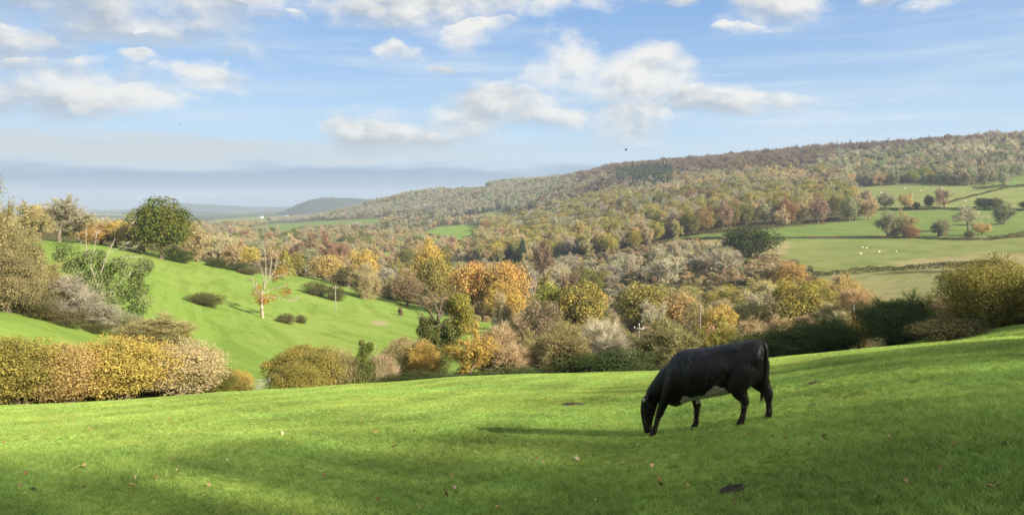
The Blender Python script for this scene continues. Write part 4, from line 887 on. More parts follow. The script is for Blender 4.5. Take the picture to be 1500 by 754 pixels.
for x, z, R_ in [(450, 240, 50), (480, 310, 46), (430, 140, 46), (540, 270, 34), (500, 90, 36), (420, 100, 44), (470, 120, 56), (510, 170, 52), (530, 220, 44), (500, 260, 50), (450, 180, 50), (400, 160, 38), (520, 280, 34), (460, 80, 34)]:
    q = poly3([(x, z)], sc, 295, 610)[0] + [0, rng.normal() * .35, 0]; clump_cards(lf, q, R_ * sc, int(26 * R_), .060)
for x, z, R_ in [(200, 400, 50), (240, 430, 50), (220, 480, 56), (340, 520, 56), (400, 500, 50), (180, 320, 40), (200, 290, 40), (370, 270, 36), (420, 380, 46), (250, 570, 60), (330, 590, 60), (200, 250, 34), (225, 300, 46), (240, 350, 44), (260, 250, 26), (350, 330, 50), (400, 330, 46), (350, 400, 50), (430, 300, 42), (300, 250, 16), (300, 300, 18), (298, 340, 20), (296, 380, 22), (293, 420, 26), (290, 470, 34), (330, 460, 50), (270, 430, 40), (310, 520, 50), (260, 500, 50), (380, 450, 40)]:
    q = poly3([(x, z)], sc, 295, 610)[0] + [0, rng.normal() * .25, 0]; clump_cards(iv, q, R_ * sc, int(26 * R_), .060)
link('trunk', tb.mesh('trunk', M_BARK, True), r)
o = link('twig', tw.mesh('twig', M_LEAF), r); o['tint'] = [.30, .25, .14]; o['tint2'] = [.24, .18, .09]
o = link('crown', lf.mesh('crown', M_LEAF), r); o['tint'] = [.40, .34, .07]; o['tint2'] = [.24, .235, .06]
o = link('ivy', iv.mesh('ivy', M_LEAF), r); o['tint'] = [.085, .105, .035]; o['tint2'] = [.17, .18, .06]
# ivy covered stump with pale wands between the olive shrub and the tall ivy clad tree
r = hero('ivy_clad_stump', 528, 60, 'ivy covered leaning stump with dead pale sticks and tall wispy wands around it', None, 567.2)
sc = 60 / F_PX / 6.25; tb = MB(); iv = MB(); tw = MB()
for pts, a, b in [([(880, 800), (880, 380), (885, 220), (900, 110)], .15, .06), ([(880, 420), (800, 440), (740, 430)], .05, .03), ([(880, 400), (820, 480), (790, 540)], .05, .03), ([(880, 400), (940, 480), (970, 540)], .05, .03), ([(890, 380), (980, 330), (1090, 280)], .05, .02), ([(790, 390), (830, 300), (860, 240)], .04, .02), ([(960, 340), (1000, 240), (1030, 170)], .03, .012), ([(1090, 330), (1095, 200)], .03, .012)]:
    P = poly3(pts, sc, 880, 545, .18); limb_tube(tb, P, a, b, 6); twigs_from(tb, P, 14, .4, .008)
for x, z, R_ in [(880, 420, 55), (860, 480, 55), (905, 520, 60), (960, 430, 50), (940, 480, 56), (820, 520, 50), (880, 180, 34), (890, 230, 44), (920, 200, 40), (880, 290, 44), (930, 280, 50), (900, 340, 50), (940, 340, 40), (960, 180, 30), (880, 130, 20), (970, 150, 22)]:
    q = poly3([(x, z)], sc, 880, 545)[0] + [rng.normal() * .08, -.35 + rng.normal() * .2, 0]; clump_cards(iv, q, R_ * sc * 1.3, 520, .042)
n = 620; x = rng.uniform(520, 1200, n); base = np.stack([(x - 880) * sc, rng.normal(size=n) * .7, rng.uniform(.0, .9, n)], 1)
tip = base + np.stack([rng.normal(size=n) * .28, rng.normal(size=n) * .25, rng.uniform(1.4, 3.3, n) * (.75 + .25 * np.sin(x * .013))], 1); tw.spikes(base, tip, .0075, rng.random(n))
for i in range(0, n, 2): twigs_from(tw, [base[i], (base[i] + tip[i]) / 2, tip[i]], 7, .45, .006, .6, .35)
link('trunk', tb.mesh('trunk', M_BARK, True), r)
o = link('wand', tw.mesh('wand', M_LEAF), r); o['tint'] = [.46, .40, .21]; o['tint2'] = [.36, .29, .15]
o = link('ivy', iv.mesh('ivy', M_LEAF), r); o['tint'] = [.09, .13, .03]; o['tint2'] = [.20, .21, .05]

# trees beside the field outside the photograph; their shade lies over the near grass and the right hedge
sh = Vector((to_sun.x, to_sun.y, 0)).normalized(); tel = math.tan(SUN_EL)
def shade_tree(ex, ey, L, w, proto, label, extra=0.0, ti='olive'):
    px_, py_ = ex + sh.x * L, ey + sh.y * L; ztip = float(gz(ex, ey)) + L * tel + extra; zb = float(gz(px_, py_))
    plant('field_edge_tree', (px_, py_, zb), max(4, ztip - zb), w, proto, ti, label, 'tree', 'trees along the field edge behind the camera')
EDGE = [(-820, 640), (-700, 650), (-590, 655), (-480, 655), (-370, 652), (-250, 652), (-100, 652), (20, 651), (110, 646), (200, 640), (290, 636), (370, 628), (440, 606), (520, 588), (610, 584), (700, 583), (790, 580), (880, 576), (970, 574), (1060, 570), (1150, 567), (1240, 566), (1330, 566), (1420, 560), (1510, 552), (1620, 540)]
for i, (ex, ey) in enumerate(EDGE):
    D = D_of(ex, ey, 6, 34); q = at(ex, D)
    q.y += -2.0 if ex > 1000 else (1.2 if ex > 400 else .4)
    for L_, o_ in ((56, 0.0), (64, 2.4)): shade_tree(q.x + o_, q.y - .5 * o_, L_ + (i % 2) * 3, 9.5, ['thin1', 'thin0'][(i + (L_ > 60)) % 2], 'bare tree in the wood on the slope behind the camera that shades the near grass')
for i, (ex, ey, zx) in enumerate([(13, 50, 1.4), (17, 49, 1.8), (21, 49, 2.0), (25, 50, 3.0), (29, 50, 2.8), (33, 48, 2.0), (37, 46, 2.0), (31, 40, .6), (26, 39, .6), (21, 38.5, .5), (41, 44, 3)]):
    shade_tree(ex, ey, 42, 8.5, ['half1', 'half0', 'bare0'][i % 3], 'thin tree right of the photo that shades the right hedge', zx)

# ------------------------------------------------------------------ poles, gate, houses, bird, sheep
M_POLE = flat_mat('weathered_pole', (.25, .235, .20), .8, .2, 3); M_CERAM = flat_mat('insulator', (.75, .75, .72), .4, .05); M_IRON = flat_mat('galvanised_iron', (.3, .31, .32), .5, .1)
def boxes(mb, c, d, rot=None):
    c = np.array(c, float); d = np.array(d, float) / 2
    v = np.array([[x, y, z] for z in (-1, 1) for x, y in ((-1, -1), (1, -1), (1, 1), (-1, 1))]) * d
    if rot is not None: v = v @ np.array(rot).T
    F = np.array([[3, 2, 1, 0], [4, 5, 6, 7], [0, 1, 5, 4], [1, 2, 6, 5], [2, 3, 7, 6], [3, 0, 4, 7]])
    mb._add(v + c, F, np.full(6, .5))
def pole(px, ytop, D, label, arm=1.6, rad=.15, ins=1.0):
    p = at(px, D); top = CAM_Z + float(tan_of(px, ytop)) * D; h = top - p.z
    r = link('utility_pole', None, None, p); r.rotation_euler = (0, 0, -float(az_of(px))); tag(r, label, 'utility pole', 'wooden poles of the overhead line')
    tb = MB(); limb_tube(tb, [[0, 0, -.3], [0, 0, h]], rad, rad * .72, 8); link('pole', tb.mesh('pole', M_POLE, True), r)
    if arm:
        ab = MB(); boxes(ab, (0, -rad, h - .35), (arm, .11, .13)); link('crossarm', ab.mesh('crossarm', M_POLE), r)
        for x in (-arm * .45, 0, arm * .45):
            ib = MB(); z0 = h - .28 if x else h
            for k, (ra, rb) in enumerate(((.05, .09), (.09, .06), (.10, .05))): ib.tubes([[x, -rad if x else 0, z0 + k * .09 * ins]], [[x, -rad if x else 0, z0 + (k + 1) * .09 * ins]], ra * ins, rb * ins, 8)
            link('insulator', ib.mesh('insulator', M_CERAM, True), r)
pole(491, 420, D_of(491, 455, 100, 320), 'grey wooden pole with a crossarm standing on the green field right of the dead tree', 1.3)
pole(937, 476, 78, 'pale wooden pole with white insulators rising behind the hedge left of the cow', 1.0, .075, .55)
pole(1027, 447, 135, 'plain thin pole among the ochre trees above the back of the cow', 0, .09)
pole(1252, 446, 105, 'plain thin pole in front of the gold gap of the right hedge', 0, .08)
# field gate at the left end of the middle hedge
M_GATE = flat_mat('weathered_gate_wood', (.24, .225, .19), .85, .2, 5)
p = at(380, 56); g = link('field_gate', None, None, (p.x, p.y, p.z - .12)); g.scale = (.8,) * 3; g.rotation_euler = (0, 0, .35); tag(g, 'weathered wooden field gate standing open between the autumn hedge and the olive shrub', 'gate')
for x in (-1.1, .62):
    b = MB(); boxes(b, (x, 0, .62), (.17, .17, 1.55)); link('post', b.mesh('post', M_GATE), g)
b = MB(); boxes(b, (1.05, .3, .55), (.15, .15, 1.4)); link('post', b.mesh('post', M_GATE), g)
for k in range(5):
    b = MB(); boxes(b, (-.24, 0, .25 + k * .24), (1.5, .05, .08)); link('rail', b.mesh('rail', M_GATE), g)
th = math.atan2(.95, 1.5); b = MB(); boxes(b, (-.24, -.045, .72), (1.75, .035, .08), [[math.cos(th), 0, -math.sin(th)], [0, 1, 0], [math.sin(th), 0, math.cos(th)]]); link('brace', b.mesh('brace', M_GATE), g)
M_TRACK = flat_mat('stony_track', (.30, .28, .25), .9, .2, 3)
V = []
for k in range(9):
    q0, q1 = at(366 - k * .6, 50 + k * 1.2), at(379 - k * .3, 50 + k * 1.2); V += [(q0.x, q0.y, q0.z + .05), (q1.x, q1.y, q1.z + .05)]
tag(link('track', mesh_np('track', V, np.array([[2 * k, 2 * k + 1, 2 * k + 3, 2 * k + 2] for k in range(8)]), M_TRACK)), kind='structure')

M_WHITEWALL = flat_mat('white_render', (.62, .60, .56), .9, .06, .5); M_STONE = flat_mat('pale_stone_wall', (.42, .38, .32), .9, .1, .5); M_SLATE = flat_mat('grey_slate', (.17, .17, .18), .7, .1, .5); M_TILE = flat_mat('brown_tile', (.30, .20, .15), .8, .1, .5); M_PANE = flat_mat('dark_glass', (.05, .06, .07), .2, .05)
def house(px, py, D, wpx, hpx, rotz, wall, roof, label, group):
    D = D_of(px, py, D * .7, D * 1.7); p = at(px, D); z = p.z; w = wpx / F_PX * D; h = hpx / F_PX * D * .55; dp = w * .6
    r = link('house', None, None, (p.x, p.y, z)); r.rotation_euler = (0, 0, rotz); tag(r, label, 'house', group)
    b = MB(); boxes(b, (0, 0, h / 2 - 2), (w, dp, h + 4)); g_ = np.array([[-w / 2, -dp / 2, h], [-w / 2, dp / 2, h], [-w / 2, 0, h * 1.75], [w / 2, -dp / 2, h], [w / 2, dp / 2, h], [w / 2, 0, h * 1.75]]); b._add(g_, np.array([[0, 2, 1], [3, 4, 5]]), np.full(2, .5))
    link('wall', b.mesh('wall', wall), r)
    b = MB(); e = .5
    V = np.array([[-w / 2 - e, -dp / 2 - e, h - .3], [w / 2 + e, -dp / 2 - e, h - .3], [w / 2 + e, 0, h * 1.75 + .25], [-w / 2 - e, 0, h * 1.75 + .25], [-w / 2 - e, dp / 2 + e, h - .3], [w / 2 + e, dp / 2 + e, h - .3]]); b._add(V, np.array([[0, 1, 2, 3], [3, 2, 5, 4]]), np.full(2, .5))
    rf = link('roof', b.mesh('roof', roof), r)
    b = MB(); boxes(b, (w * .32, 0, h * 1.75 + .5), (w * .08, w * .08, 2.4)); link('chimney', b.mesh('chimney', wall), rf)
    for x in (-.28, .02, .3):
        for zz in (.28, .72):
            b = MB(); boxes(b, (x * w, -dp / 2 - .03, h * zz), (w * .1, .1, h * .2)); link('window', b.mesh('window', M_PANE), r)
HG = 'pale houses far off in the valley'
house(606, 312, 1750, 9, 8, .5, M_WHITEWALL, M_SLATE, 'white gabled house, left one of the hamlet under the wooded hill', HG)
house(613, 308, 1800, 8, 8, -.3, M_WHITEWALL, M_SLATE, 'white house in the middle of the hamlet under the wooded hill', HG)
house(625, 306, 1850, 12, 7, .2, M_STONE, M_SLATE, 'long grey roofed house, right one of the hamlet under the wooded hill', HG)
house(521, 331, 1250, 8, 5, .5, M_WHITEWALL, M_SLATE, 'small white cottage among trees right of the far green fields', HG)
house(420, 316, 2300, 8, 4, 0, M_WHITEWALL, M_SLATE, 'long white building below the far wooded hill', HG)
house(385, 318, 2300, 5, 4, .3, M_WHITEWALL, M_SLATE, 'tiny white house left of the long white building below the far hill', HG)
house(149, 327, 2300, 9, 7, .2, M_WHITEWALL, M_SLATE, 'largest white building of the distant village on the left', 'distant village on the left')
for px, py, w in [(137, 329, 6), (156, 324, 5), (139, 324, 4), (128, 327, 5)]:
    house(px, py, 2300 + (px % 5) * 40, w, 5, px % 3 * .4, M_STONE if px % 2 else M_WHITEWALL, M_TILE, 'small pale house of the distant village on the left', 'distant village on the left')

# crow in flight
M_CROW = flat_mat('black_feathers', (.012, .012, .014), .6, .2, 30)
def loft(mb, rings, n=14, ref=(0, 1, 0), rnd=.5, along=None):
    """rings: (centre, half height, half width) ellipses laid across the chain"""
    cs = np.array([r[0] for r in rings], float); ref = np.array(ref, float); base = []
    for i, (c, a, b) in enumerate(rings):
        t = cs[min(i + 1, len(cs) - 1)] - cs[max(i - 1, 0)]; t = t / np.linalg.norm(t) if along is None else np.array(along, float); s_ = ref - t * (ref @ t); s_ /= np.linalg.norm(s_); u_ = np.cross(s_, t)
        th = np.arange(n) * 2 * np.pi / n; base.append(np.array(c) + np.cos(th)[:, None] * s_ * b + np.sin(th)[:, None] * u_ * a)
    V = np.concatenate(base + [[cs[0]], [cs[-1]]]); R = len(rings); i = np.arange(n); j = (i + 1) % n
    F = np.concatenate([np.stack([i + k * n, j + k * n, j + (k + 1) * n, i + (k + 1) * n], 1) for k in range(R - 1)])
    mb._add(V, F[:, ::-1], np.full(len(F), rnd)); o_ = mb.n - len(V)
    T3 = np.concatenate([np.stack([j, i, np.full(n, R * n)], 1), np.stack([i + (R - 1) * n, j + (R - 1) * n, np.full(n, R * n + 1)], 1)])
    mb.F.setdefault(3, []).append(T3[:, ::-1] + o_); mb.R.setdefault(3, []).append(np.full(len(T3), rnd))
def bird(px, py, D, sc, label, roll):
    r = link('crow', None, None, (math.sin(float(az_of(px))) * D, math.cos(float(az_of(px))) * D, CAM_Z + float(tan_of(px, py)) * D)); r.scale = (sc,) * 3; r.rotation_euler = (0.15, roll, -.5)
    tag(r, label, 'bird', 'crows in the sky')
    b = MB(); loft(b, [((-.2, 0, 0), .015, .05), ((-.1, 0, 0), .045, .05), ((.02, 0, 0), .06, .06), ((.12, 0, .015), .045, .045), ((.17, 0, .025), .035, .035), ((.21, 0, .02), .012, .012), ((.25, 0, .012), .003, .003)], 10)
    boxes(b, (-.25, 0, 0), (.14, .09, .012)); link('body', b.mesh('body', M_CROW, True), r)
    for s in (-1, 1):
        b = MB(); pts = [(0, .04, .02, .17), (-.01, .2, .14, .19), (-.05, .36, .2, .16), (-.12, .5, .19, .07)]; V = []
        for x, y, z, c in pts: V += [(x + c * .45, s * y, z), (x - c * .55, s * y, z - .01), (x, s * y, z + .014)]
        b._add(np.array(V), np.concatenate([np.array([[3 * k, 3 * k + 3, 3 * k + 5, 3 * k + 2], [3 * k + 2, 3 * k + 5, 3 * k + 4, 3 * k + 1], [3 * k + 1, 3 * k + 4, 3 * k + 3, 3 * k]]) for k in range(3)]), np.full(9, .5)); link('wing', b.mesh('wing', M_CROW), r)
bird(915, 220, 80, .62, 'black crow flying with raised wings above the wooded ridge', .5)
bird(270, 183, 170, .5, 'tiny black bird high in the sky above the big green tree', -.3)
bird(1415, 33, 190, .4, 'tiny black bird near the top right corner of the sky', .2)

M_WOOL = flat_mat('wool', (.62, .58, .48), .95, .1, 8)
def sheep_mesh():
    b = MB(); loft(b, [((-.55, 0, .62), .12, .12), ((-.45, 0, .63), .27, .25), ((-.1, 0, .62), .31, .29), ((.25, 0, .64), .29, .26), ((.42, 0, .66), .2, .18), ((.55, 0, .62), .12, .11), ((.68, 0, .45), .10, .08), ((.78, 0, .28), .06, .05)], 9)
    for x in (-.38, .28):
        for y in (-.14, .14): b.tubes([[x, y, .45]], [[x, y, -.05]], .05, .04, 5)
    return b.mesh('sheep', M_WOOL, True)
SHEEP = sheep_mesh()
def sheep(px, py, lo, hi, sc, label, group):
    D = D_of(px, py, lo, hi); p = at(px, D); o = link('sheep', SHEEP, None, p, rng.random() * 6.28, (sc,) * 3); tag(o, label, 'sheep', group)
for px, py, la in [(266, 377, 'whitest and leftmost'), (275, 378, 'second from the left'), (283, 379, 'third from the left'), (289, 380, 'rightmost')]:
    sheep(px, py, 200, 330, 1.5, 'pale sheep beside the big green tree, %s of four' % la, 'sheep under the big green tree')
for px, py in [(1275, 290), (1287, 283), (1301, 279), (1310, 288), (1322, 277), (1333, 286), (1344, 280), (1352, 276), (1366, 284), (1375, 276), (1392, 281), (1410, 296), (1430, 297), (1452, 292)]:
    sheep(px, py, 600, 1200, 1.5, 'tiny white sheep grazing on the high pasture below the ridge wood', 'sheep on the high pasture')
for px, py in [(1262, 364), (1268, 365), (1287, 370), (1312, 370), (1260, 373)]:
    sheep(px, py, 380, 640, 1.2, 'tiny pale sheep grazing on the rough green pasture above the straight hedge', 'sheep on the rough pasture')

# ------------------------------------------------------------------ the cow
ANG = math.radians(34); KX, KZ = .875, .865
cD = D_of(1040, 629, 6, 30); cp = at(1040, cD)
fwd = np.array((-math.cos(ANG), math.sin(ANG))); lft = np.array((-fwd[1], fwd[0]))
def cow_ground(P):                     # the slope under the cow, as a plane
    q0 = float(gz(cp.x, cp.y)); e = .9
    gx = float(gz(cp.x + e, cp.y) - gz(cp.x - e, cp.y)) / (2 * e); gy = float(gz(cp.x, cp.y + e) - gz(cp.x, cp.y - e)) / (2 * e)
    xy = (P[:, 0:1] * KX * fwd + P[:, 1:2] * KZ * lft) / KZ
    return (xy[:, 0] * gx + xy[:, 1] * gy) * (1 - .24 * sstep(.3, .8, P[:, 2]))
def smooth_rings(rg, n=5):
    c = np.array([r[0] for r in rg], float); ab = np.array([r[1:] for r in rg], float); A = np.hstack([c, ab]); t = np.linspace(0, len(A) - 1, (len(A) - 1) * n + 1); out = []
    Pd = np.vstack([2 * A[0] - A[1], A, 2 * A[-1] - A[-2]])
    for s in t:
        i = min(int(s), len(A) - 2); f = s - i; p0, p1, p2, p3 = Pd[i], Pd[i + 1], Pd[i + 2], Pd[i + 3]
        out.append(.5 * (2 * p1 + (p2 - p0) * f + (2 * p0 - 5 * p1 + 4 * p2 - p3) * f * f + (3 * p1 - p0 - 3 * p2 + p3) * f ** 3))
    return [((o[0], o[1], o[2]), max(.004, o[3]), max(.004, o[4])) for o in out]
def R(x, zt, zb, hw, y=0): return ((x, y, (zt + zb) / 2), (zt - zb) / 2, hw)
cb = MB()
loft(cb, smooth_rings([R(-.905, 1.24, .98, .15), R(-.865, 1.34, .85, .24), R(-.77, 1.395, .70, .27), R(-.58, 1.405, .62, .31), R(-.34, 1.395, .56, .345), R(-.05, 1.38, .53, .385), R(.18, 1.375, .52, .375), R(.38, 1.37, .495, .32), R(.54, 1.33, .455, .26), R(.66, 1.20, .50, .19), R(.74, 1.02, .56, .12)]), 28, along=(1, 0, 0))
loft(cb, smooth_rings([((.42, 0, .98), .30, .22), ((.62, 0, .90), .27, .18), ((.78, 0, .78), .22, .14), ((.92, 0, .67), .165, .115), ((1.0, 0, .58), .12, .10)]), 20)              # neck
loft(cb, smooth_rings([((1.0, 0, .655), .05, .08), ((1.02, 0, .60), .13, .115), ((1.03, 0, .50), .145, .115), ((1.045, 0, .40), .125, .098), ((1.05, 0, .29), .096, .075), ((1.045, 0, .19), .078, .072), ((1.035, 0, .12), .07, .074), ((1.02, 0, .07), .04, .05)]), 18)   # head
def leg(pts): loft(cb, smooth_rings([((x, y, z), a, b) for x, y, z, a, b in pts], 4), 14)
leg([(-.60, .17, 1.12, .20, .10), (-.60, .20, .95, .25, .13), (-.57, .215, .76, .20, .125), (-.585, .215, .60, .125, .085), (-.645, .21, .47, .078, .055), (-.665, .205, .40, .062, .05), (-.645, .20, .26, .046, .043), (-.625, .20, .15, .05, .048), (-.61, .20, .105, .055, .05), (-.585, .20, .05, .064, .058), (-.58, .20, -.01, .072, .064)])
leg([(-.66, -.17, 1.12, .18, .10), (-.70, -.20, .95, .22, .13), (-.74, -.215, .76, .17, .12), (-.82, -.215, .60, .112, .085), (-.895, -.21, .49, .078, .055), (-.915, -.205, .41, .062, .05), (-.92, -.20, .26, .046, .043), (-.925, -.20, .15, .05, .048), (-.92, -.20, .105, .055, .05), (-.90, -.20, .05, .064, .058), (-.895, -.20, -.01, .072, .064)])
leg([(.46, .16, 1.0, .17, .09), (.53, .185, .82, .15, .105), (.62, .185, .66, .11, .085), (.70, .18, .52, .078, .068), (.755, .175, .40, .066, .062), (.785, .17, .34, .052, .05), (.82, .17, .22, .042, .042), (.845, .17, .13, .048, .047), (.865, .17, .09, .052, .05), (.885, .17, .045, .06, .056), (.895, .17, -.01, .068, .062)])
leg([(.40, -.16, .95, .15, .09), (.37, -.185, .78, .125, .10), (.32, -.185, .64, .095, .08), (.275, -.18, .52, .073, .066), (.25, -.175, .42, .066, .062), (.245, -.17, .34, .05, .048), (.25, -.17, .22, .042, .042), (.255, -.17, .13, .048, .047), (.27, -.17, .09, .052, .05), (.29, -.17, .045, .06, .056), (.295, -.17, -.01, .068, .062)])
loft(cb, smooth_rings([((-.42, .0, .64), .06, .12), ((-.5, .0, .60), .09, .14), ((-.58, 0, .62), .07, .12)]), 14)        # udder
for s in (-1, 1):                                                                                                         # hip bones and shoulder
    loft(cb, smooth_rings([((-.40, .15 * s, 1.29), .04, .05), ((-.5, .185 * s, 1.275), .065, .07), ((-.60, .18 * s, 1.25), .04, .05)]), 10)
    loft(cb, smooth_rings([((.40, .16 * s, 1.2), .09, .08), ((.44, .22 * s, 1.02), .14, .08), ((.5, .22 * s, .86), .13, .08)]), 12)
Vb, Fb, _ = cb.data()
tmpo = link('cow', mesh_np('cow_block', Vb, Fb)); md = tmpo.modifiers.new('r', 'REMESH'); md.mode = 'VOXEL'; md.voxel_size = .0135; md.use_smooth_shade = True
ms = tmpo.modifiers.new('s', 'SMOOTH'); ms.factor = .5; ms.iterations = 7
dg = bpy.context.evaluated_depsgraph_get(); me = bpy.data.meshes.new_from_object(tmpo.evaluated_get(dg)); tmpo.modifiers.clear(); me.name = 'cow'
cv = np.empty(len(me.vertices) * 3, np.float32); me.vertices.foreach_get('co', cv); cv = cv.reshape(-1, 3).astype(float)
nm = np.empty(len(me.vertices) * 3, np.float32); me.vertices.foreach_get('normal', nm); nm = nm.reshape(-1, 3).astype(float)
def n3(P, s, seed):
    r_ = np.random.default_rng(seed); v = 0
    for i in range(6):
        d = r_.normal(size=3); d /= np.linalg.norm(d); v = v + np.sin(P @ d * s * (1 + i * .35) + r_.random() * 6.28) / (1 + .3 * i)
    return v / 3
trunk_m = sstep(.45, .7, cv[:, 2])
rib = np.sin(cv[:, 0] * 46) * sstep(-.35, -.1, cv[:, 0]) * (1 - sstep(.2, .36, cv[:, 0])) * sstep(.75, .9, cv[:, 2]) * (1 - sstep(1.15, 1.28, cv[:, 2])) * .0022
hollow = -.032 * np.exp(-(((cv[:, 0] + .40) / .10) ** 2 + ((cv[:, 2] - 1.17) / .10) ** 2))      # the hollow in front of the hip
hollow += -.02 * np.exp(-(((cv[:, 0] - .30) / .06) ** 2 + ((cv[:, 2] - .95) / .22) ** 2)) * (np.abs(cv[:, 1]) > .15)
hollow += -.022 * np.exp(-(((cv[:, 0] + .36) / .07) ** 2 + ((cv[:, 2] - .80) / .18) ** 2)) * (np.abs(cv[:, 1]) > .15)
cv2 = cv + nm * (n3(cv, 9, 3) * .006 * trunk_m + n3(cv, 40, 5) * .0016 + rib + hollow)[:, None]
bx, bz_ = cv[:, 0], cv[:, 2]; nz = n3(cv, 14, 9) * .05 + n3(cv, 45, 10) * .018
low = np.clip(1 - np.abs(bx + .21) / .20, 0, 1) ** .5 * .24 + .53
low = np.maximum(low, np.clip(1 - np.abs(bx - .31) / .12, 0, 1) ** .6 * .15 + .515)
low = np.where((bx > -.42) & (bx < .42), np.maximum(low, .582), 0); isleg = (np.abs(cv[:, 1]) > .11) & ((np.abs(bx - .33) < .09) & (bz_ < .50) & (cv[:, 1] < 0))
white = 1 - sstep(-.012, .012, bz_ + nz - low); white[isleg | (bz_ < .45)] = 0; white[(bx < -.40) & (np.abs(cv[:, 1]) > .13)] = 0
white = np.where((bx > .24) & (cv[:, 1] > .20) & (bz_ > .66), 0, white)
cv2[:, 2] += cow_ground(cv2)
me.vertices.foreach_set('co', cv2.astype(np.float32).ravel()); me.update()
at_ = me.attributes.new('white', 'FLOAT', 'POINT'); at_.data.foreach_set('value', white.astype(np.float32))
at_ = me.attributes.new('rest', 'FLOAT_VECTOR', 'POINT'); at_.data.foreach_set('vector', cv.astype(np.float32).ravel())
m, T = new_mat('black_cow_coat')
rp = T.attr('rest', out='Vector'); sp_ = T.n('ShaderNodeSeparateXYZ'); T.put(sp_.inputs[0], rp); z_ = sp_.outputs[2]
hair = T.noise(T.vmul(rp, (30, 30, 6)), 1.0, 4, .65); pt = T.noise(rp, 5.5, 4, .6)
blk = T.mix(T.m('MULTIPLY', T.ss(.46, .70, hair), T.m('MULTIPLY', T.ss(.44, .60, pt), T.ss(.62, .85, z_))), (.0028, .0026, .0025), (.052, .049, .046))  # grey streaks paint the sheen of the upper coat into its colour
mud = T.m('MULTIPLY', T.ss(.54, .64, T.noise(rp, 34, 3, .6)), T.m('MULTIPLY', T.m('SUBTRACT', 1.0, T.ss(.30, .62, z_)), T.ss(.04, .12, z_)))
blk = T.mix(T.m('MULTIPLY', mud, .85), blk, (.13, .09, .055))
wht = T.mix(T.ss(.4, .7, T.noise(rp, 12, 4)), (.46, .42, .35), (.27, .23, .17))
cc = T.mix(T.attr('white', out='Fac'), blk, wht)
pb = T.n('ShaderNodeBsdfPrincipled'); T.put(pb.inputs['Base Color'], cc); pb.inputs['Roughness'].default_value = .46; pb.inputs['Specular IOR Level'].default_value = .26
bp = T.n('ShaderNodeBump'); bp.inputs['Strength'].default_value = .75; bp.inputs['Distance'].default_value = .012; T.put(bp.inputs['Height'], hair); T.put(pb.inputs['Normal'], bp.outputs[0])
oo = T.n('ShaderNodeOutputMaterial'); T.put(oo.inputs[0], pb.outputs[0]); M_COW = m
me.materials.clear(); me.materials.append(M_COW); old = tmpo.data; tmpo.data = me; bpy.data.meshes.remove(old)
me.polygons.foreach_set('use_smooth', np.ones(len(me.polygons), bool))
cow = tmpo; rz_cow = math.atan2(fwd[1], fwd[0]); cow.location = cp; cow.rotation_euler = (0, 0, rz_cow); cow.scale = (KX, KZ, KZ)
tag(cow, 'black cow with a white belly patch grazing head down on the near grass', 'cow')
def cowpart(name, mb, mat, smooth=True):
    V, F, Rr = mb.data(); V = V.copy(); rest = V.copy(); V[:, 2] += cow_ground(V); me_ = mesh_np(name, V, F, mat, {'rest': ('POINT', rest), 'rnd': ('FACE', Rr)}, smooth); return link(name, me_, cow)
tl = MB(); loft(tl, smooth_rings([((-.78, 0, 1.35), .03, .05), ((-.87, 0, 1.325), .036, .042), ((-.92, .01, 1.23), .03, .032), ((-.93, .015, 1.08), .028, .028), ((-.925, .02, .88), .026, .026), ((-.915, .025, .70), .028, .028)]), 10)
tail = cowpart('tail', tl, M_COW)
M_HAIR = flat_mat('black_hair', (.012, .010, .009), .55, .3, 40)
sw = MB(); n = 320; a = rng.random(n) * 6.28; rr_ = rng.random(n) ** .5 * .024
s0 = np.stack([-.915 + np.cos(a) * rr_, .025 + np.sin(a) * rr_, rng.uniform(.62, .80, n)], 1); s1 = s0 + np.stack([.012 + np.cos(a) * .045, np.sin(a) * .045, -rng.uniform(.22, .36, n)], 1)
sw.spikes(s0, s1, .007, rng.random(n)); V, F, Rr = sw.data(); V[:, 2] += cow_ground(V); link('tail_switch', mesh_np('tail_switch', V, F, M_HAIR), tail)
for s in (-1, 1):
    eb = MB(); loft(eb, smooth_rings([((.985, .09 * s, .63), .025, .02), ((.965, .155 * s, .64), .058, .02), ((.945, .215 * s, .625), .066, .016), ((.93, .27 * s, .60), .038, .011), ((.925, .295 * s, .582), .007, .005)], 4), 10, (1, 0, 0)); ear = cowpart('ear', eb, M_COW)
    if s > 0:
        gb = MB(); boxes(gb, (.958, .205, .612), (.012, .075, .05), [[.9, 0, .3], [0, 1, 0], [-.3, 0, .9]]); V, F, Rr = gb.data(); V[:, 2] += cow_ground(V); V[:, 0] += .062; V[:, 2] -= .0
        link('ear_tag', mesh_np('ear_tag', V, F, flat_mat('pale_yellow_tag', (.80, .72, .45), .4, .05)), ear)
    yb = MB(); loft(yb, smooth_rings([((1.07, .09 * s, .475), .004, .004), ((1.075, .095 * s, .46), .018, .016), ((1.08, .09 * s, .445), .004, .004)], 4), 8); cowpart('eye', yb, flat_mat('dark_eye', (.01, .008, .006), .08, .1))
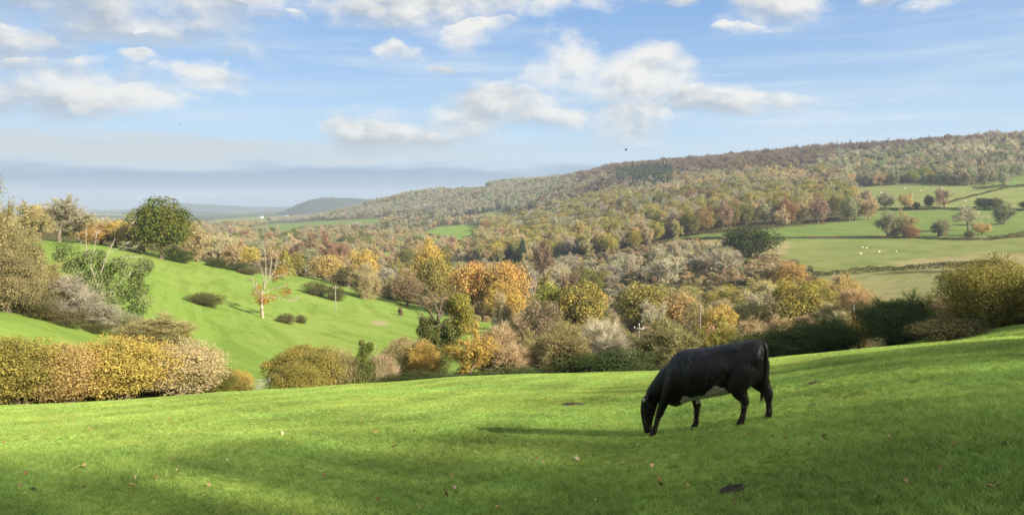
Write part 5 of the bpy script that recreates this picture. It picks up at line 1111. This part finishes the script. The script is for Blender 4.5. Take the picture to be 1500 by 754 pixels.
# short coat that roughens the outline
pk = rng.choice(len(cv2), 15000, replace=False); pk = pk[(cv[pk, 2] > .10)]; keepb = white[pk] < .4; pk = pk[keepb]
hd = np.stack([-.6 * np.ones(len(pk)), np.zeros(len(pk)), -.75 * np.ones(len(pk))], 1) + rng.normal(size=(len(pk), 3)) * .22 + nm[pk] * .22
hd -= nm[pk] * np.clip((hd * nm[pk]).sum(1), None, 0)[:, None] * 1.05; hd /= np.linalg.norm(hd, axis=1)[:, None]
hb = MB(); hb.spikes(cv2[pk] - nm[pk] * .002, cv2[pk] + hd * rng.uniform(.012, .03, len(pk))[:, None] + nm[pk] * .004, .0028, rng.random(len(pk)))
V, F, Rr = hb.data(); tag(link('coat_hair', mesh_np('coat_hair', V, F, M_HAIR), cow), kind='stuff')

# ------------------------------------------------------------------ dung, fallen leaves
M_DUNG = flat_mat('dung', (.06, .046, .034), .8, .75, 45)
def pat(px, py, wpx, label, hgt=.06, asp=.8):
    D = D_of(px, py, 4, 40); p = at(px, D); w = wpx / F_PX * D / 2; n1_, n2_ = 26, 8; V = [(0, 0, hgt * .55)]
    for k in range(1, n2_):
        t = k / (n2_ - 1)
        for j in range(n1_):
            a = j * 6.283 / n1_; rr = w * t * (1 + .16 * math.sin(a * 3 + px) + .09 * math.sin(a * 7 + px * 2)); V.append((math.cos(a) * rr, math.sin(a) * rr * asp, hgt * (1 - t ** 2.2) * (.75 + .25 * math.sin(t * 15)) + rng.normal() * hgt * .10 - .012 * (k == n2_ - 1)))
    F3 = [[0, 1 + j, 1 + (j + 1) % n1_] for j in range(n1_)]; F4 = [[1 + (k - 1) * n1_ + j, 1 + k * n1_ + j, 1 + k * n1_ + (j + 1) % n1_, 1 + (k - 1) * n1_ + (j + 1) % n1_] for k in range(1, n2_ - 1) for j in range(n1_)]
    tag(link('cow_pat', mesh_np('cow_pat', V, [np.array(F3), np.array(F4)], M_DUNG, None, True), None, (p.x, p.y, p.z + .012)), label, 'cow pat', 'cow pats on the near grass')
pat(1086, 719, 46, 'largest dark lumpy cow pat on the near grass below the cow', .055, .6)
pat(843, 594, 38, 'flat dark patch of dung left of the head of the cow', .05)
pat(1205, 563, 30, 'dark trodden dung patch right of the cow at the edge of the shade', .05)
pat(1196, 597, 14, 'small dark dung heap right of the hind legs of the cow', .05)
pat(1370, 662, 11, 'small dark dung lump on the right side of the near grass', .04)
pat(35, 722, 12, 'small dark dung lump near the lower left corner', .06)
pat(1266, 665, 9, 'small dark dung crumb right of centre between two fallen leaves', .03)
pat(1400, 566, 22, 'dark muddy scrape at the shade edge on the far right', .03)
leafm = []
LC = [((.28, .165, .075), 'brown'), ((.42, .28, .13), 'tan'), ((.20, .105, .045), 'russet'), ((.38, .31, .18), 'pale straw'), ((.34, .24, .07), 'yellow')]
for k, (c_, _) in enumerate(LC):
    b = MB(); nu = 5; V = []
    wid = [.12, .42, .5, .36, .04]
    for i in range(nu):
        t = i / (nu - 1) - .5
        for s in (-1, 0, 1): V.append((t, s * wid[i] * .75, .10 * math.sin(t * 5 + k) + abs(s) * (.16 + .07 * ((k + i) % 3)) * wid[i] * 2))
    F4 = [[3 * i + j, 3 * i + 3 + j, 3 * i + 4 + j, 3 * i + 1 + j] for i in range(nu - 1) for j in (0, 1)]
    mt = flat_mat('dry_leaf', c_, .75, .3, 5); leafm.append(mesh_np('fallen_leaf', V, np.array(F4), mt, None, False))
BIG = [(650, 731, 15), (660, 721, 10), (612, 749, 15), (785, 677, 10), (797, 685, 10), (846, 678, 12), (829, 687, 9), (876, 740, 9), (972, 716, 11), (959, 688, 10), (967, 709, 12), (1082, 744, 9), (1180, 704, 12), (1193, 658, 9), (1214, 647, 8), (1338, 714, 10), (1295, 741, 12), (1483, 660, 10), (1465, 724, 12), (1476, 722, 10), (1407, 660, 10), (1388, 697, 9), (181, 718, 12), (218, 705, 9), (190, 706, 8), (114, 688, 9), (297, 716, 10), (300, 738, 10), (113, 720, 9), (409, 639, 8), (548, 638, 8), (575, 659, 9), (660, 704, 12), (665, 721, 11), (729, 750, 9), (551, 738, 9), (25, 699, 9), (17, 718, 8), (1011, 718, 10), (1039, 718, 11), (1085, 735, 11), (1104, 741, 10), (1134, 673, 9), (1048, 640, 7)]
pts = list(BIG)
while len(pts) < 298:
    D = math.sqrt(rng.uniform(6.3 ** 2, 21 ** 2)); a = rng.uniform(-.62, .62); x, y = math.sin(a) * D, math.cos(a) * D; X, Y = to_px(np.array(x), np.array(y), gz(x, y)); pts.append((float(X), float(Y), rng.uniform(.022, .06) * F_PX / D))
for i, (px, py, w) in enumerate(pts):
    D = D_of(px, py, 4, 40); p = at(px, D); k = int(rng.choice(5, p=[.34, .24, .22, .12, .08])); s = max(.018, w / F_PX * D * .9)
    o = link('fallen_leaf', leafm[k], None, (p.x, p.y, p.z + .050 + rng.random() * .015), 0, (s * 1.05, s, s)); o.rotation_euler = (rng.normal() * .45, rng.normal() * .45, rng.random() * 6.28)
    tag(o, 'dry curled %s leaf lying on the near grass' % LC[k][1], 'leaf', 'fallen %s leaves' % LC[k][1])

# ------------------------------------------------------------------ grass
m, T = new_mat('grass_blades'); r_ = T.attr('rnd', out='Fac'); t1 = T.attr('tint', 'INSTANCER')
g_ = T.mix(T.ss(.0, .9, r_), (.105, .19, .030), (.56, .70, .185)); g_ = T.mix(T.ss(.93, .96, r_), g_, (.40, .34, .14)); g_ = T.mix(1.0, g_, t1, 'MULTIPLY')
d = T.n('ShaderNodeBsdfDiffuse'); T.put(d.inputs[0], g_); tr_ = T.n('ShaderNodeBsdfTranslucent'); T.put(tr_.inputs[0], g_); mx = T.n('ShaderNodeMixShader'); mx.inputs[0].default_value = .45
T.put(mx.inputs[1], d.outputs[0]); T.put(mx.inputs[2], tr_.outputs[0]); oo = T.n('ShaderNodeOutputMaterial'); T.put(oo.inputs[0], mx.outputs[0]); M_GRASS = m
patches = []
for k in range(3):
    nt = 150; n = nt * 11; kt = np.repeat(np.arange(nt), 11); b = MB(); a = rng.random(nt) * 6.283; r0 = .40 * np.sqrt(rng.random(nt)); tc = rng.random(nt); tln = rng.normal(size=(nt, 2)) * .7
    P0 = np.stack([np.cos(a) * r0, np.sin(a) * r0, np.full(nt, -.012)], 1)[kt] + np.concatenate([rng.normal(size=(n, 2)) * .013, np.zeros((n, 1))], 1)
    tuft = .6 + .4 * np.sin(P0[:, 0] * 17 + k) * np.sin(P0[:, 1] * 15 + 2 * k)
    ln = rng.normal(size=(n, 2)) * .5 + tln[kt]; H = rng.uniform(.022, .068, n) * (.55 + .75 * tuft); P1 = P0 + np.stack([ln[:, 0] * H, ln[:, 1] * H, H + .012], 1)
    b.spikes(P0, P1, rng.uniform(.0022, .0042, n), np.clip(tc[kt] * .62 + rng.random(n) * .28 + (rng.random(n) < .03) * .3, 0, 1))
    q = Vector((-.55 + k * .5, 8.6 + .3 * k, 0)); q.z = float(gz(q.x, q.y))
    o = link('grass', b.mesh('grass', M_GRASS), None, q); o['tint'] = [1.0, 1.0, 1.0]; tag(o, kind='stuff'); patches.append(o)
gp = []
for r0, r1, spc in ((2.2, 12, .34), (12, 24, .42), (24, 52, .55)):
    gx_, gy_ = np.meshgrid(np.arange(-40, 40, spc), np.arange(0, 54, spc)); gx_ = gx_.ravel() + rng.normal(size=gx_.size) * spc * .16; gy_ = gy_.ravel() + rng.normal(size=gy_.size) * spc * .16
    k = (np.hypot(gx_, gy_) >= r0) & (np.hypot(gx_, gy_) < r1) & (np.abs(np.arctan2(gx_, gy_)) < (1.15 if r1 < 30 else .85)) & ~((gx_ < -9) & (np.abs(np.hypot(gx_, gy_) - 39) < 2.6)); gp.append(np.stack([gx_[k], gy_[k]], 1))
gp = np.concatenate(gp); Z = gz(gp[:, 0], gp[:, 1]); e = .25
sx = (gz(gp[:, 0] + e, gp[:, 1]) - gz(gp[:, 0] - e, gp[:, 1])) / (2 * e); sy = (gz(gp[:, 0], gp[:, 1] + e) - gz(gp[:, 0], gp[:, 1] - e)) / (2 * e)
n = len(gp); me = bpy.data.meshes.new('lawn_grass'); me.vertices.add(n); me.vertices.foreach_set('co', np.stack([gp[:, 0], gp[:, 1], Z], 1).astype(np.float32).ravel())
rots = np.array([(Vector((-float(u_), -float(v_), 1)).to_track_quat('Z', 'Y').to_matrix() @ Matrix.Rotation(t_, 3, 'Z')).to_euler()[:] for u_, v_, t_ in zip(sx, sy, rng.random(n) * 6.283)], np.float32)
hs = 1 + .35 * vnoise(gp[:, 0], gp[:, 1], 1.3, 5) / 3 + .35 * vnoise(gp[:, 0], gp[:, 1], .5, 8) / 3; hs = np.clip(hs + .9 * (vnoise(gp[:, 0], gp[:, 1], .8, 21) > 2.6), .5, 2.4)
tv = np.clip(1 + .16 * vnoise(gp[:, 0], gp[:, 1], 1.6, 3) / 2.2 + .16 * vnoise(gp[:, 0], gp[:, 1], .45, 4) / 2.2 + .05 * rng.normal(size=n), .6, 1.3)
def fa(an, arr, ty):
    q_ = me.attributes.new(an, ty, 'POINT'); q_.data.foreach_set('vector' if ty == 'FLOAT_VECTOR' else 'value', np.asarray(arr, np.int32 if ty == 'INT' else np.float32).ravel())
fa('size', np.stack([np.ones(n), np.ones(n), hs], 1), 'FLOAT_VECTOR'); fa('turn', rots, 'FLOAT_VECTOR'); fa('pick', rng.integers(0, 3, n), 'INT')
fa('tint', np.stack([tv * (1 + .07 * vnoise(gp[:, 0], gp[:, 1], 2.5, 12) / 2.2 + .05 * rng.normal(size=n)), tv, tv], 1), 'FLOAT_VECTOR')
o = link('lawn_grass', me); scatter(o, patches); tag(o, kind='stuff')

# ------------------------------------------------------------------ haze
hz = MB(); zlo = float(GZ.min()) - 160; zhi = max(float(GZ.max()) + 30, 240.0)
boxes(hz, (0, 0, (zlo + zhi) / 2), (28000, 28000, zhi - zlo))
m, T = new_mat('haze'); pv = T.n('ShaderNodeVolumePrincipled'); pv.inputs['Color'].default_value = (.74, .87, 1.0, 1); pv.inputs['Density'].default_value = 0.00011; pv.inputs['Anisotropy'].default_value = .15
oo = T.n('ShaderNodeOutputMaterial'); T.put(oo.inputs['Volume'], pv.outputs[0])
o = link('haze', hz.mesh('haze', m)); tag(o, kind='stuff')
print('COUNT', count, len(C.objects))
print('CD', cD, cp[:], to_px(np.array(cp.x), np.array(cp.y), cp.z + 1.4), to_px(np.array(cp.x), np.array(cp.y), cp.z))
